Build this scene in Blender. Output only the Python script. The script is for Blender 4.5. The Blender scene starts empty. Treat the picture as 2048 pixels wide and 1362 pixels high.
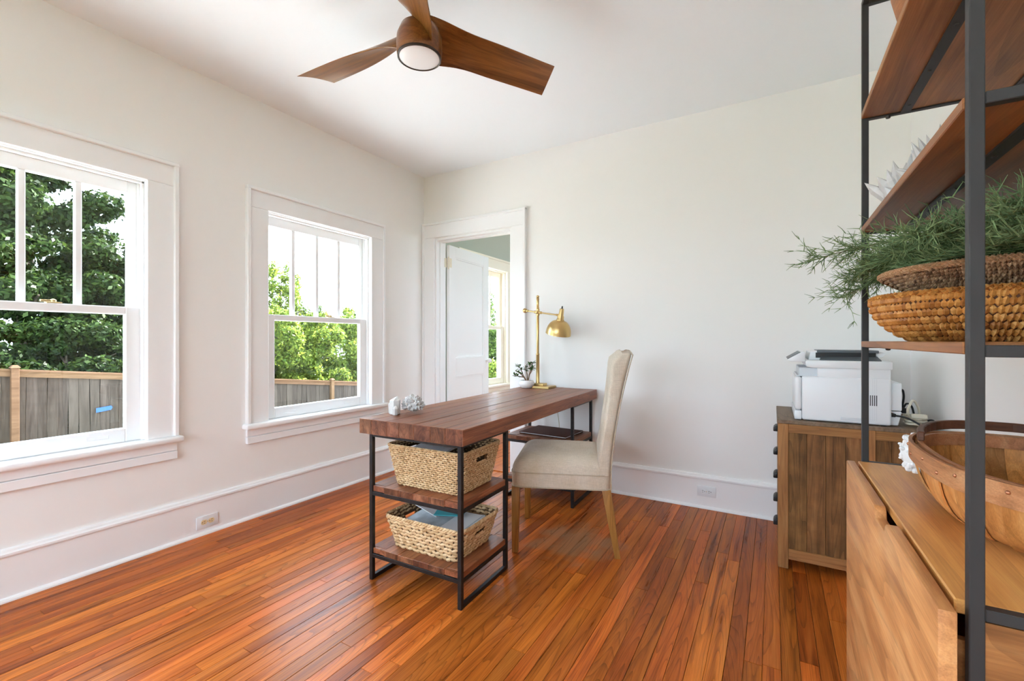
import bpy, bmesh, math, random
import numpy as np
from mathutils import Vector, Matrix
from math import sin, cos, pi, radians, sqrt, atan2

sc = bpy.context.scene
COL = sc.collection
random.seed(7)
rng = np.random.default_rng(7)

# ------------------------------------------------------------------ camera, sky, sun, exposure
cd = bpy.data.cameras.new('camera')
cd.sensor_width = 36.0
cd.lens = 36.0 * 898.0 / 2048.0
cd.clip_start = 0.02
cam = bpy.data.objects.new('camera', cd)
COL.objects.link(cam)
cam.location = (2.949, 0.0, 1.155)
cam.rotation_euler = (radians(90), 0, radians(30.2))
sc.camera = cam

SKY = 13.0
w = bpy.data.worlds.new('sky')
sc.world = w
w.use_nodes = True
bg = w.node_tree.nodes['Background']
bg.inputs['Color'].default_value = (0.70, 0.834, 1.0, 1)
bg.inputs['Strength'].default_value = SKY

sd = bpy.data.lights.new('sun', 'SUN')
sd.energy = 62.0
sd.angle = radians(1.5)
sd.color = (1.0, 0.965, 0.91)
sun = bpy.data.objects.new('sun', sd)
COL.objects.link(sun)
sun.rotation_euler = Vector((-0.03, -0.75, -0.64)).to_track_quat('-Z', 'Y').to_euler()

def portal(name, loc, size, rot):
    ld = bpy.data.lights.new(name, 'AREA')
    ld.shape = 'RECTANGLE'
    ld.size, ld.size_y = size
    ld.cycles.is_portal = True
    o = bpy.data.objects.new(name, ld)
    COL.objects.link(o)
    o.location = loc
    o.rotation_euler = rot
for yc in (0.66, 2.2325, 4.4775, -1.05, 5.7975):
    portal('window_portal', (-0.16, yc, 1.32), (1.4, 0.9), (0, radians(-90), 0))
portal('window_portal', (3.79, 4.95, 1.55), (1.3, 2.0), (0, radians(90), 0))
portal('window_portal', (1.8, -2.16, 1.42), (2.4, 1.65), (radians(90), 0, 0))

sc.view_settings.view_transform = 'Standard'
sc.view_settings.look = 'None'
sc.view_settings.gamma = 1.0
sc.view_settings.use_curve_mapping = False
sc.view_settings.exposure = 0.0
try:
    sc.cycles.use_denoising = True
    sc.cycles.max_bounces = 12
    sc.cycles.diffuse_bounces = 8
    sc.cycles.glossy_bounces = 4
    sc.cycles.transparent_max_bounces = 16
    sc.cycles.sample_clamp_indirect = 12.0
    sc.cycles.caustics_reflective = False
    sc.cycles.caustics_refractive = False
except Exception:
    pass

# ------------------------------------------------------------------ materials
def newmat(name):
    m = bpy.data.materials.new(name)
    m.use_nodes = True
    nt = m.node_tree
    return m, nt, nt.nodes['Principled BSDF'], nt.nodes['Material Output']

def lk(nt, a, b):
    nt.links.new(a, b)

def plain(name, col, rough=0.5, metal=0.0, bump=0.0, bscale=200.0, spec=0.5, var=0.0, vscale=8.0, coat=0.0):
    m, nt, p, out = newmat(name)
    p.inputs['Base Color'].default_value = (*col, 1)
    p.inputs['Roughness'].default_value = rough
    p.inputs['Metallic'].default_value = metal
    p.inputs['Specular IOR Level'].default_value = spec
    p.inputs['Coat Weight'].default_value = coat
    tc = nt.nodes.new('ShaderNodeTexCoord')
    if var > 0:
        n = nt.nodes.new('ShaderNodeTexNoise'); n.inputs['Scale'].default_value = vscale; n.inputs['Detail'].default_value = 5
        lk(nt, tc.outputs['Object'], n.inputs['Vector'])
        r = nt.nodes.new('ShaderNodeValToRGB')
        r.color_ramp.elements[0].position = 0.3; r.color_ramp.elements[1].position = 0.7
        r.color_ramp.elements[0].color = (*[c * (1 - var) for c in col], 1)
        r.color_ramp.elements[1].color = (*[min(1, c * (1 + var)) for c in col], 1)
        lk(nt, n.outputs['Fac'], r.inputs['Fac']); lk(nt, r.outputs['Color'], p.inputs['Base Color'])
    if bump > 0:
        n = nt.nodes.new('ShaderNodeTexNoise'); n.inputs['Scale'].default_value = bscale; n.inputs['Detail'].default_value = 3
        lk(nt, tc.outputs['Object'], n.inputs['Vector'])
        b = nt.nodes.new('ShaderNodeBump'); b.inputs['Strength'].default_value = bump; b.inputs['Distance'].default_value = 0.002
        lk(nt, n.outputs['Fac'], b.inputs['Height']); lk(nt, b.outputs['Normal'], p.inputs['Normal'])
    return m

def wood(name, cols, axis=1, rough=0.4, stretch=14.0, scale=1.0, rings=22.0, distort=7.0, lines=0.45, tone=0.3, bump=0.15, spec=0.25, coat=0.0, blot=0.0, ior=1.5, wear=None, sat=0.0):
    """cols: dark, mid, light base colours; grain runs along the axis; each object gets its own offset and tone"""
    m, nt, p, out = newmat(name)
    N = nt.nodes.new
    tc = N('ShaderNodeTexCoord'); oi = N('ShaderNodeObjectInfo')
    mul = N('ShaderNodeVectorMath'); mul.operation = 'MULTIPLY_ADD'
    cb = N('ShaderNodeCombineXYZ')
    for i, k in enumerate((37.3, 91.7, 53.1)):
        mm = N('ShaderNodeMath'); mm.operation = 'MULTIPLY'; mm.inputs[1].default_value = k
        lk(nt, oi.outputs['Random'], mm.inputs[0]); lk(nt, mm.outputs[0], cb.inputs[i])
    add = N('ShaderNodeVectorMath'); add.operation = 'ADD'
    lk(nt, tc.outputs['Object'], add.inputs[0]); lk(nt, cb.outputs[0], add.inputs[1])
    mp = N('ShaderNodeMapping')
    s = [scale * stretch] * 3; s[axis] = scale
    mp.inputs['Scale'].default_value = s
    lk(nt, add.outputs[0], mp.inputs['Vector'])
    n1 = N('ShaderNodeTexNoise'); n1.inputs['Scale'].default_value = 1.4; n1.inputs['Detail'].default_value = 8; n1.inputs['Roughness'].default_value = 0.62; n1.inputs['Distortion'].default_value = 0.6
    lk(nt, mp.outputs[0], n1.inputs['Vector'])
    # growth rings: contour lines of a slow noise
    n2 = N('ShaderNodeTexNoise'); n2.inputs['Scale'].default_value = 0.42; n2.inputs['Detail'].default_value = 1.5
    lk(nt, mp.outputs[0], n2.inputs['Vector'])
    mr = N('ShaderNodeMath'); mr.operation = 'MULTIPLY'; mr.inputs[1].default_value = rings
    lk(nt, n2.outputs['Fac'], mr.inputs[0])
    fr = N('ShaderNodeMath'); fr.operation = 'FRACT'; lk(nt, mr.outputs[0], fr.inputs[0])
    r2 = N('ShaderNodeValToRGB')
    e = r2.color_ramp.elements
    e[0].position = 0.0; e[0].color = (1, 1, 1, 1); e[1].position = 1.0; e[1].color = (0.35, 0.35, 0.35, 1)
    k = e.new(0.72); k.color = (0.9, 0.9, 0.9, 1)
    lk(nt, fr.outputs[0], r2.inputs['Fac'])
    # fine fibres
    mp2 = N('ShaderNodeMapping'); s2 = [scale * 240] * 3; s2[axis] = scale * 6
    mp2.inputs['Scale'].default_value = s2
    lk(nt, add.outputs[0], mp2.inputs['Vector'])
    n3 = N('ShaderNodeTexNoise'); n3.inputs['Scale'].default_value = 1.0; n3.inputs['Detail'].default_value = 3
    lk(nt, mp2.outputs[0], n3.inputs['Vector'])
    ramp = N('ShaderNodeValToRGB')
    e = ramp.color_ramp.elements
    e[0].position = 0.28; e[0].color = (*cols[0], 1); e[1].position = 0.74; e[1].color = (*cols[2], 1)
    k = e.new(0.5); k.color = (*cols[1], 1)
    lk(nt, n1.outputs['Fac'], ramp.inputs['Fac'])
    mx = N('ShaderNodeMix'); mx.data_type = 'RGBA'; mx.blend_type = 'MULTIPLY'; mx.inputs['Factor'].default_value = lines
    lk(nt, ramp.outputs['Color'], mx.inputs[6]); lk(nt, r2.outputs['Color'], mx.inputs[7])
    mx2 = N('ShaderNodeMix'); mx2.data_type = 'RGBA'; mx2.blend_type = 'OVERLAY'; mx2.inputs['Factor'].default_value = 0.35
    lk(nt, mx.outputs[2], mx2.inputs[6]); lk(nt, n3.outputs['Fac'], mx2.inputs[7])
    hs = N('ShaderNodeHueSaturation')
    mr2 = N('ShaderNodeMapRange'); mr2.inputs['To Min'].default_value = 1 - tone; mr2.inputs['To Max'].default_value = 1 + tone
    lk(nt, oi.outputs['Random'], mr2.inputs['Value']); lk(nt, mr2.outputs[0], hs.inputs['Value'])
    hm = N('ShaderNodeMath'); hm.operation = 'MULTIPLY'; hm.inputs[1].default_value = 7.13
    lk(nt, oi.outputs['Random'], hm.inputs[0])
    hf = N('ShaderNodeMath'); hf.operation = 'FRACT'; lk(nt, hm.outputs[0], hf.inputs[0])
    mr3 = N('ShaderNodeMapRange'); mr3.inputs['To Min'].default_value = 0.5 - 0.005 - sat * .01; mr3.inputs['To Max'].default_value = 0.5 + 0.005
    lk(nt, hf.outputs[0], mr3.inputs['Value']); lk(nt, mr3.outputs[0], hs.inputs['Hue'])
    lk(nt, mx2.outputs[2], hs.inputs['Color'])
    colout = hs.outputs['Color']
    if blot > 0:
        nb = N('ShaderNodeTexNoise'); nb.inputs['Scale'].default_value = 9.0; nb.inputs['Detail'].default_value = 4
        lk(nt, add.outputs[0], nb.inputs['Vector'])
        rb = N('ShaderNodeValToRGB'); rb.color_ramp.elements[0].position = 0.35; rb.color_ramp.elements[1].position = 0.62
        v = 1 - blot; rb.color_ramp.elements[0].color = (v, v, v, 1)
        lk(nt, nb.outputs['Fac'], rb.inputs['Fac'])
        m3 = N('ShaderNodeMix'); m3.data_type = 'RGBA'; m3.blend_type = 'MULTIPLY'; m3.inputs['Factor'].default_value = 1
        lk(nt, colout, m3.inputs[6]); lk(nt, rb.outputs['Color'], m3.inputs[7]); colout = m3.outputs[2]
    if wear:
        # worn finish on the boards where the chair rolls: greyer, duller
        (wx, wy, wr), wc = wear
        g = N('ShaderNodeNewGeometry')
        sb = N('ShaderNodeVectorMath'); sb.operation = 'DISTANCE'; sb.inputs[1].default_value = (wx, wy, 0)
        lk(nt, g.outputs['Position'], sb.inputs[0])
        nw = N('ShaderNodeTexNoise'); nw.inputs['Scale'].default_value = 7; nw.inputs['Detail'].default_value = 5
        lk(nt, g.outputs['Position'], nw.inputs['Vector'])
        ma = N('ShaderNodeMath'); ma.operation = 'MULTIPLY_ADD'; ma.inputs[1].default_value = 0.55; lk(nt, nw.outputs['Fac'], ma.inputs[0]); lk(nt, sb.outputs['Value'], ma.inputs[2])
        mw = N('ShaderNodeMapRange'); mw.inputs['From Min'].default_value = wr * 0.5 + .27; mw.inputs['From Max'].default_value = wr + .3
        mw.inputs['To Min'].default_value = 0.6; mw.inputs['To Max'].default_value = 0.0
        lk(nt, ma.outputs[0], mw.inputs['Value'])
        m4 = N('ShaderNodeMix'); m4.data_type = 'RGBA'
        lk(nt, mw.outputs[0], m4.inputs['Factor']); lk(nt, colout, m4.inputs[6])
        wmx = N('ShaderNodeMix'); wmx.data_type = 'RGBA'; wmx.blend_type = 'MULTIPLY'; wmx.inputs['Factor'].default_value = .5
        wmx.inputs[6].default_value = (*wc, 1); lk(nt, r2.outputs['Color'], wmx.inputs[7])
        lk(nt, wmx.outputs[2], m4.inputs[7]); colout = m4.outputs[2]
    lk(nt, colout, p.inputs['Base Color'])
    p.inputs['Roughness'].default_value = rough
    rr = N('ShaderNodeMapRange'); rr.inputs['To Min'].default_value = max(0.05, rough - 0.08); rr.inputs['To Max'].default_value = rough + 0.1
    lk(nt, n1.outputs['Fac'], rr.inputs['Value']); lk(nt, rr.outputs[0], p.inputs['Roughness'])
    p.inputs['Specular IOR Level'].default_value = spec
    p.inputs['Coat Weight'].default_value = coat
    p.inputs['IOR'].default_value = ior
    b = N('ShaderNodeBump'); b.inputs['Strength'].default_value = bump; b.inputs['Distance'].default_value = 0.0015
    lk(nt, n3.outputs['Fac'], b.inputs['Height']); lk(nt, b.outputs['Normal'], p.inputs['Normal'])
    return m

def leafmat(name, dark, light, trans=0.35, rough=0.5):
    m, nt, p, out = newmat(name)
    N = nt.nodes.new
    g = N('ShaderNodeNewGeometry')
    r = N('ShaderNodeValToRGB'); r.color_ramp.elements[0].color = (*dark, 1); r.color_ramp.elements[1].color = (*light, 1)
    lk(nt, g.outputs['Random Per Island'], r.inputs['Fac'])
    lk(nt, r.outputs['Color'], p.inputs['Base Color'])
    p.inputs['Roughness'].default_value = rough
    p.inputs['Specular IOR Level'].default_value = 0.08
    t = N('ShaderNodeBsdfTranslucent')
    hs = N('ShaderNodeHueSaturation'); hs.inputs['Value'].default_value = 1.5; hs.inputs['Hue'].default_value = 0.48
    lk(nt, r.outputs['Color'], hs.inputs['Color']); lk(nt, hs.outputs[0], t.inputs['Color'])
    mx = N('ShaderNodeMixShader'); mx.inputs[0].default_value = trans
    lk(nt, p.outputs[0], mx.inputs[1]); lk(nt, t.outputs[0], mx.inputs[2]); lk(nt, mx.outputs[0], out.inputs['Surface'])
    return m

def islandmat(name, cols, rough=0.6, bump=0.0):
    """fibre: every strand or stitch its own tone"""
    m, nt, p, out = newmat(name)
    N = nt.nodes.new
    g = N('ShaderNodeNewGeometry')
    r = N('ShaderNodeValToRGB')
    r.color_ramp.elements[0].color = (*cols[0], 1); r.color_ramp.elements[1].color = (*cols[-1], 1)
    for i, c in enumerate(cols[1:-1]):
        k = r.color_ramp.elements.new((i + 1) / (len(cols) - 1)); k.color = (*c, 1)
    lk(nt, g.outputs['Random Per Island'], r.inputs['Fac'])
    tc = N('ShaderNodeTexCoord'); n = N('ShaderNodeTexNoise'); n.inputs['Scale'].default_value = 260; n.inputs['Detail'].default_value = 2
    lk(nt, tc.outputs['Object'], n.inputs['Vector'])
    mx = N('ShaderNodeMix'); mx.data_type = 'RGBA'; mx.blend_type = 'OVERLAY'; mx.inputs['Factor'].default_value = 0.4
    lk(nt, r.outputs['Color'], mx.inputs[6]); lk(nt, n.outputs['Fac'], mx.inputs[7])
    lk(nt, mx.outputs[2], p.inputs['Base Color'])
    p.inputs['Roughness'].default_value = rough
    return m

def glassmat(name):
    m, nt, p, out = newmat(name)
    N = nt.nodes.new
    nt.nodes.remove(p)
    tr = N('ShaderNodeBsdfTransparent'); tr.inputs['Color'].default_value = (0.97, 0.985, 0.98, 1)
    gl = N('ShaderNodeBsdfGlossy'); gl.inputs['Roughness'].default_value = 0.0
    lw = N('ShaderNodeLayerWeight'); lw.inputs['Blend'].default_value = 0.5      # Schlick reflectance, the same from both faces
    pw = N('ShaderNodeMath'); pw.operation = 'POWER'; pw.inputs[1].default_value = 5.0
    lk(nt, lw.outputs['Facing'], pw.inputs[0])
    f = N('ShaderNodeMath'); f.operation = 'MULTIPLY_ADD'; f.inputs[1].default_value = 0.9; f.inputs[2].default_value = 0.03
    lk(nt, pw.outputs[0], f.inputs[0])
    mx = N('ShaderNodeMixShader')
    lk(nt, f.outputs[0], mx.inputs[0]); lk(nt, tr.outputs[0], mx.inputs[1]); lk(nt, gl.outputs[0], mx.inputs[2]); lk(nt, mx.outputs[0], out.inputs['Surface'])
    return m

def fabric(name, col):
    m, nt, p, out = newmat(name)
    N = nt.nodes.new
    tc = N('ShaderNodeTexCoord')
    wv = []
    for ax, sc_ in ((0, (40, 700, 700)), (1, (700, 40, 700)), (2, (700, 700, 40))):
        mp = N('ShaderNodeMapping'); mp.inputs['Scale'].default_value = sc_
        lk(nt, tc.outputs['Object'], mp.inputs['Vector'])
        n = N('ShaderNodeTexNoise'); n.inputs['Scale'].default_value = 0.6; n.inputs['Detail'].default_value = 1
        lk(nt, mp.outputs[0], n.inputs['Vector']); wv.append(n)
    a = N('ShaderNodeMath'); a.operation = 'ADD'; lk(nt, wv[0].outputs['Fac'], a.inputs[0]); lk(nt, wv[2].outputs['Fac'], a.inputs[1])
    a2 = N('ShaderNodeMath'); a2.operation = 'ADD'; lk(nt, a.outputs[0], a2.inputs[0]); lk(nt, wv[1].outputs['Fac'], a2.inputs[1])
    mr = N('ShaderNodeMapRange'); mr.inputs['From Min'].default_value = 1.0; mr.inputs['From Max'].default_value = 2.0; mr.inputs['To Min'].default_value = 0.78; mr.inputs['To Max'].default_value = 1.12
    lk(nt, a2.outputs[0], mr.inputs['Value'])
    st = N('ShaderNodeTexNoise'); st.inputs['Scale'].default_value = 6; st.inputs['Detail'].default_value = 5
    lk(nt, tc.outputs['Object'], st.inputs['Vector'])
    r = N('ShaderNodeValToRGB'); r.color_ramp.elements[0].position = 0.32; r.color_ramp.elements[1].position = 0.55
    r.color_ramp.elements[0].color = (col[0] * .86, col[1] * .80, col[2] * .70, 1); r.color_ramp.elements[1].color = (*col, 1)
    lk(nt, st.outputs['Fac'], r.inputs['Fac'])
    mx = N('ShaderNodeVectorMath'); mx.operation = 'SCALE'; lk(nt, r.outputs['Color'], mx.inputs[0]); lk(nt, mr.outputs[0], mx.inputs['Scale'])
    lk(nt, mx.outputs[0], p.inputs['Base Color'])
    p.inputs['Roughness'].default_value = 0.9
    p.inputs['Specular IOR Level'].default_value = 0.15
    p.inputs['Sheen Weight'].default_value = 0.15
    b = N('ShaderNodeBump'); b.inputs['Strength'].default_value = 0.25; b.inputs['Distance'].default_value = 0.001
    lk(nt, a2.outputs[0], b.inputs['Height']); lk(nt, b.outputs['Normal'], p.inputs['Normal'])
    return m

M = {}
M['wall'] = plain('wall_paint', (0.86, 0.85, 0.83), 0.75, bump=0.05, bscale=160, spec=0.25)
M['ceil'] = plain('ceiling_paint', (0.885, 0.925, 0.955), 0.85, spec=0.2, bump=0.03, bscale=120)
M['trim'] = plain('white_trim_paint', (0.88, 0.885, 0.89), 0.32, bump=0.06, bscale=45)
M['warmlit'] = plain('warm_lit_trim_paint', (0.86, 0.80, 0.68), 0.35)  # the next room's warm light put into its trim colour
M['green'] = plain('sage_green_paint', (0.44, 0.46, 0.39), 0.8, bump=0.2, bscale=60, spec=0.2)
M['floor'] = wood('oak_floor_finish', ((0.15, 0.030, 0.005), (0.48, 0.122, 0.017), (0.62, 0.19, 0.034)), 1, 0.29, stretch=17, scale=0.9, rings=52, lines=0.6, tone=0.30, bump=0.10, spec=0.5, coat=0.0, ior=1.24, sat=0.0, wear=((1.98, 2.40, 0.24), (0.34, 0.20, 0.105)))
M['subfloor'] = plain('floor_gap_dark', (0.025, 0.012, 0.007), 0.9)
M['desk'] = wood('reclaimed_pine_stain', ((0.10, 0.032, 0.012), (0.25, 0.082, 0.032), (0.38, 0.15, 0.066)), 1, 0.44, stretch=20, scale=1.6, rings=22, lines=0.6, tone=0.24, bump=0.4, spec=.5, coat=0.05)
M['deskend'] = wood('reclaimed_pine_end_grain', ((0.07, 0.028, 0.015), (0.20, 0.072, 0.035), (0.36, 0.155, 0.08)), 2, 0.42, stretch=2.2, scale=9, rings=26, lines=0.6, tone=0.25, bump=0.3, blot=0.5)
M['iron'] = plain('black_iron', (0.028, 0.026, 0.026), 0.42, 0.6, bump=0.25, bscale=90, var=0.3, vscale=30)
M['steel'] = plain('dark_grey_powder_coat', (0.034, 0.032, 0.031), 0.5, 0.0, spec=0.3, bump=0.03)
M['brass'] = plain('brushed_brass', (0.60, 0.42, 0.18), 0.32, 1.0, bump=0.05, bscale=300)
M['lockbrass'] = plain('old_brass', (0.62, 0.47, 0.24), 0.4, 0.8)
M['shadein'] = plain('white_shade_lining', (0.85, 0.85, 0.84), 0.6)
M['linen'] = fabric('oatmeal_linen', (0.62, 0.54, 0.44))
M['piping'] = fabric('linen_piping', (0.50, 0.42, 0.32))
M['chairleg'] = wood('honey_stained_leg', ((0.24, 0.105, 0.025), (0.38, 0.18, 0.045), (0.47, 0.24, 0.07)), 2, 0.35, stretch=14, scale=2, rings=10, lines=0.3, tone=0.04, bump=0.1)
M['fanwood'] = wood('walnut_fan_blade', ((0.10, 0.033, 0.007), (0.20, 0.073, 0.016), (0.29, 0.12, 0.03)), 0, 0.30, stretch=16, scale=1.2, rings=14, lines=0.35, tone=0.05, bump=0.05, coat=0.15)
M['shelf'] = wood('acacia_shelf', ((0.17, 0.062, 0.018), (0.32, 0.13, 0.04), (0.45, 0.21, 0.075)), 1, 0.42, stretch=9, scale=1.3, rings=12, lines=0.35, tone=0.06, bump=0.12)
M['shelfx'] = wood('acacia_side', ((0.17, 0.062, 0.018), (0.32, 0.13, 0.04), (0.45, 0.21, 0.075)), 0, 0.42, stretch=9, scale=1.3, rings=12, lines=0.35, tone=0.06, bump=0.12)
M['front'] = wood('acacia_drawer_front', ((0.34, 0.14, 0.048), (0.58, 0.28, 0.095), (0.70, 0.40, 0.165)), 1, 0.42, stretch=7, scale=1.5, rings=9, lines=0.3, tone=0.05, bump=0.1)
M['ctop'] = wood('acacia_cabinet_top', ((0.46, 0.185, 0.05), (0.66, 0.315, 0.09), (0.74, 0.40, 0.135)), 1, 0.38, stretch=7, scale=1.4, rings=8, lines=0.25, tone=0.04, bump=0.1)
M['cab'] = wood('weathered_pine_frame', ((0.20, 0.088, 0.027), (0.33, 0.155, 0.05), (0.41, 0.215, 0.08)), 2, 0.55, stretch=14, scale=1.6, rings=12, lines=0.35, tone=0.06, bump=0.3)
M['cabh'] = wood('weathered_pine_rail', ((0.20, 0.088, 0.027), (0.33, 0.155, 0.05), (0.41, 0.215, 0.08)), 0, 0.55, stretch=14, scale=1.6, rings=12, lines=0.35, tone=0.06, bump=0.3)
M['cabplank'] = wood('rough_sawn_pine', ((0.10, 0.042, 0.013), (0.25, 0.115, 0.036), (0.34, 0.17, 0.06)), 2, 0.6, stretch=14, scale=1.6, rings=14, lines=0.5, tone=0.15, bump=0.5, blot=0.35)
M['cabtop'] = wood('weathered_pine_top', ((0.12, 0.075, 0.045), (0.21, 0.135, 0.085), (0.28, 0.19, 0.125)), 1, 0.5, stretch=14, scale=1.6, rings=12, lines=0.35, tone=0.05, bump=0.3)
M['trug'] = wood('oiled_slat', ((0.36, 0.14, 0.035), (0.54, 0.24, 0.065), (0.66, 0.35, 0.12)), 2, 0.45, stretch=12, scale=2.2, rings=9, lines=0.3, tone=0.32, bump=0.15)
M['trugrim'] = wood('steamed_rim', ((0.27, 0.11, 0.04), (0.45, 0.20, 0.08), (0.56, 0.30, 0.14)), 1, 0.5, stretch=10, scale=2.2, rings=9, lines=0.3, tone=0.05, bump=0.2)
M['handlewood'] = wood('dark_handle', ((0.07, 0.028, 0.014), (0.13, 0.052, 0.026), (0.19, 0.08, 0.042)), 0, 0.4, stretch=10, scale=2.2, rings=9, lines=0.3, tone=0.05)
M['copper'] = plain('copper_nail', (0.48, 0.22, 0.12), 0.4, 0.8)
M['weave'] = islandmat('seagrass_light', ((0.46, 0.28, 0.125), (0.58, 0.385, 0.19), (0.64, 0.44, 0.235), (0.70, 0.51, 0.29)), 0.7)
M['weavecore'] = plain('seagrass_core', (0.11, 0.055, 0.022), 0.9)
M['coil'] = islandmat('orange_reed', ((0.28, 0.10, 0.02), (0.43, 0.175, 0.035), (0.52, 0.23, 0.05), (0.58, 0.29, 0.08)), 0.55)
M['coilcore'] = plain('orange_reed_core', (0.09, 0.03, 0.01), 0.8)
M['tray'] = islandmat('brown_reed', ((0.13, 0.06, 0.028), (0.26, 0.13, 0.062), (0.36, 0.20, 0.10), (0.45, 0.27, 0.15)), 0.6)
M['trayrim'] = islandmat('tan_reed_rim', ((0.40, 0.23, 0.11), (0.50, 0.30, 0.16), (0.56, 0.35, 0.2)), 0.6)
M['traycore'] = plain('brown_reed_core', (0.10, 0.045, 0.022), 0.8)
M['juniper'] = leafmat('juniper_needles', (0.10, 0.165, 0.07), (0.28, 0.37, 0.17), 0.15, 0.6)
M['junstem'] = plain('juniper_stem', (0.17, 0.20, 0.085), 0.7)
M['quartz'] = None
M['white_plastic'] = plain('white_plastic', (0.78, 0.80, 0.82), 0.38)
M['panel_grey'] = plain('pale_grey_plastic', (0.62, 0.65, 0.68), 0.4)
M['dark_plastic'] = plain('dark_grey_plastic', (0.10, 0.115, 0.13), 0.4)
M['black'] = plain('black_plastic', (0.012, 0.012, 0.013), 0.45)
M['cable'] = plain('ivory_cable', (0.62, 0.58, 0.46), 0.5)
M['ceramic'] = plain('white_ceramic', (0.82, 0.82, 0.82), 0.25)
M['soil'] = plain('dark_soil', (0.05, 0.035, 0.025), 0.95, bump=0.6, bscale=150)
M['jade'] = leafmat('jade_leaf', (0.035, 0.10, 0.03), (0.11, 0.22, 0.07), 0.12, 0.35)
M['jadestem'] = plain('jade_stem', (0.17, 0.10, 0.055), 0.7)
M['leather'] = plain('dark_brown_leather', (0.075, 0.025, 0.017), 0.6, spec=0.2, bump=0.25, bscale=260)
M['paper'] = plain('white_paper', (0.78, 0.79, 0.80), 0.6)
M['greypaper'] = plain('grey_print', (0.42, 0.47, 0.50), 0.5, var=0.3, vscale=14)
M['teal'] = plain('teal_print', (0.03, 0.33, 0.38), 0.4)
M['ivory'] = plain('ivory_receptacle', (0.76, 0.62, 0.36), 0.4)
M['glass'] = glassmat('window_glass')
M['diffuser'] = plain('frosted_white_diffuser', (0.86, 0.87, 0.88), 0.4)
M['fanring'] = plain('dark_bronze_ring', (0.05, 0.038, 0.03), 0.4, 0.5)
M['fence'] = wood('weathered_fence_board', ((0.026, 0.020, 0.017), (0.046, 0.036, 0.030), (0.068, 0.055, 0.047)), 2, 0.85, stretch=14, scale=0.8, rings=14, lines=0.4, tone=0.2, bump=0.3, spec=0.1)
M['fencenew'] = wood('cedar_rail', ((0.07, 0.038, 0.021), (0.10, 0.057, 0.033), (0.13, 0.077, 0.047)), 1, 0.85, stretch=10, scale=0.8, rings=10, lines=0.25, tone=0.1, bump=0.2, spec=0.1)
M['bark'] = plain('bark', (0.07, 0.055, 0.04), 0.95, bump=0.6, bscale=30)
M['grass'] = plain('grass_ground', (0.06, 0.10, 0.03), 0.95, var=0.4, vscale=3)
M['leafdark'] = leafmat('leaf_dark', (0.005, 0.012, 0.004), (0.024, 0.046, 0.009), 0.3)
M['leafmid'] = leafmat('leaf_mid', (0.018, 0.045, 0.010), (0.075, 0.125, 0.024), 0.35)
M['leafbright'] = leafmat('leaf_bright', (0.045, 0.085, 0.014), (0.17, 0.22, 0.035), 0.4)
M['bounce_ground'] = plain('pale_bounce_ground', (0.66, 0.65, 0.63), 0.9, var=0.12, vscale=2)  # kept pale so the ground bounces daylight up into the room
M['tape'] = plain('blue_tape', (0.002, 0.05, 0.20), 0.6)
M['siding'] = plain('house_siding', (0.6, 0.6, 0.58), 0.8)
M['hinge'] = plain('painted_hinge', (0.80, 0.74, 0.60), 0.4)

def quartzmat():
    m, nt, p, out = newmat('milky_quartz')
    N = nt.nodes.new
    p.inputs['Base Color'].default_value = (0.86, 0.86, 0.86, 1)
    p.inputs['Roughness'].default_value = 0.22
    p.inputs['Transmission Weight'].default_value = 0.3
    p.inputs['IOR'].default_value = 1.5
    tc = N('ShaderNodeTexCoord'); n = N('ShaderNodeTexNoise'); n.inputs['Scale'].default_value = 45; n.inputs['Detail'].default_value = 4
    lk(nt, tc.outputs['Object'], n.inputs['Vector'])
    r = N('ShaderNodeValToRGB'); r.color_ramp.elements[0].color = (0.74, 0.72, 0.70, 1); r.color_ramp.elements[1].color = (0.92, 0.92, 0.92, 1)
    lk(nt, n.outputs['Fac'], r.inputs['Fac']); lk(nt, r.outputs['Color'], p.inputs['Base Color'])
    return m
M['quartz'] = quartzmat()

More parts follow.
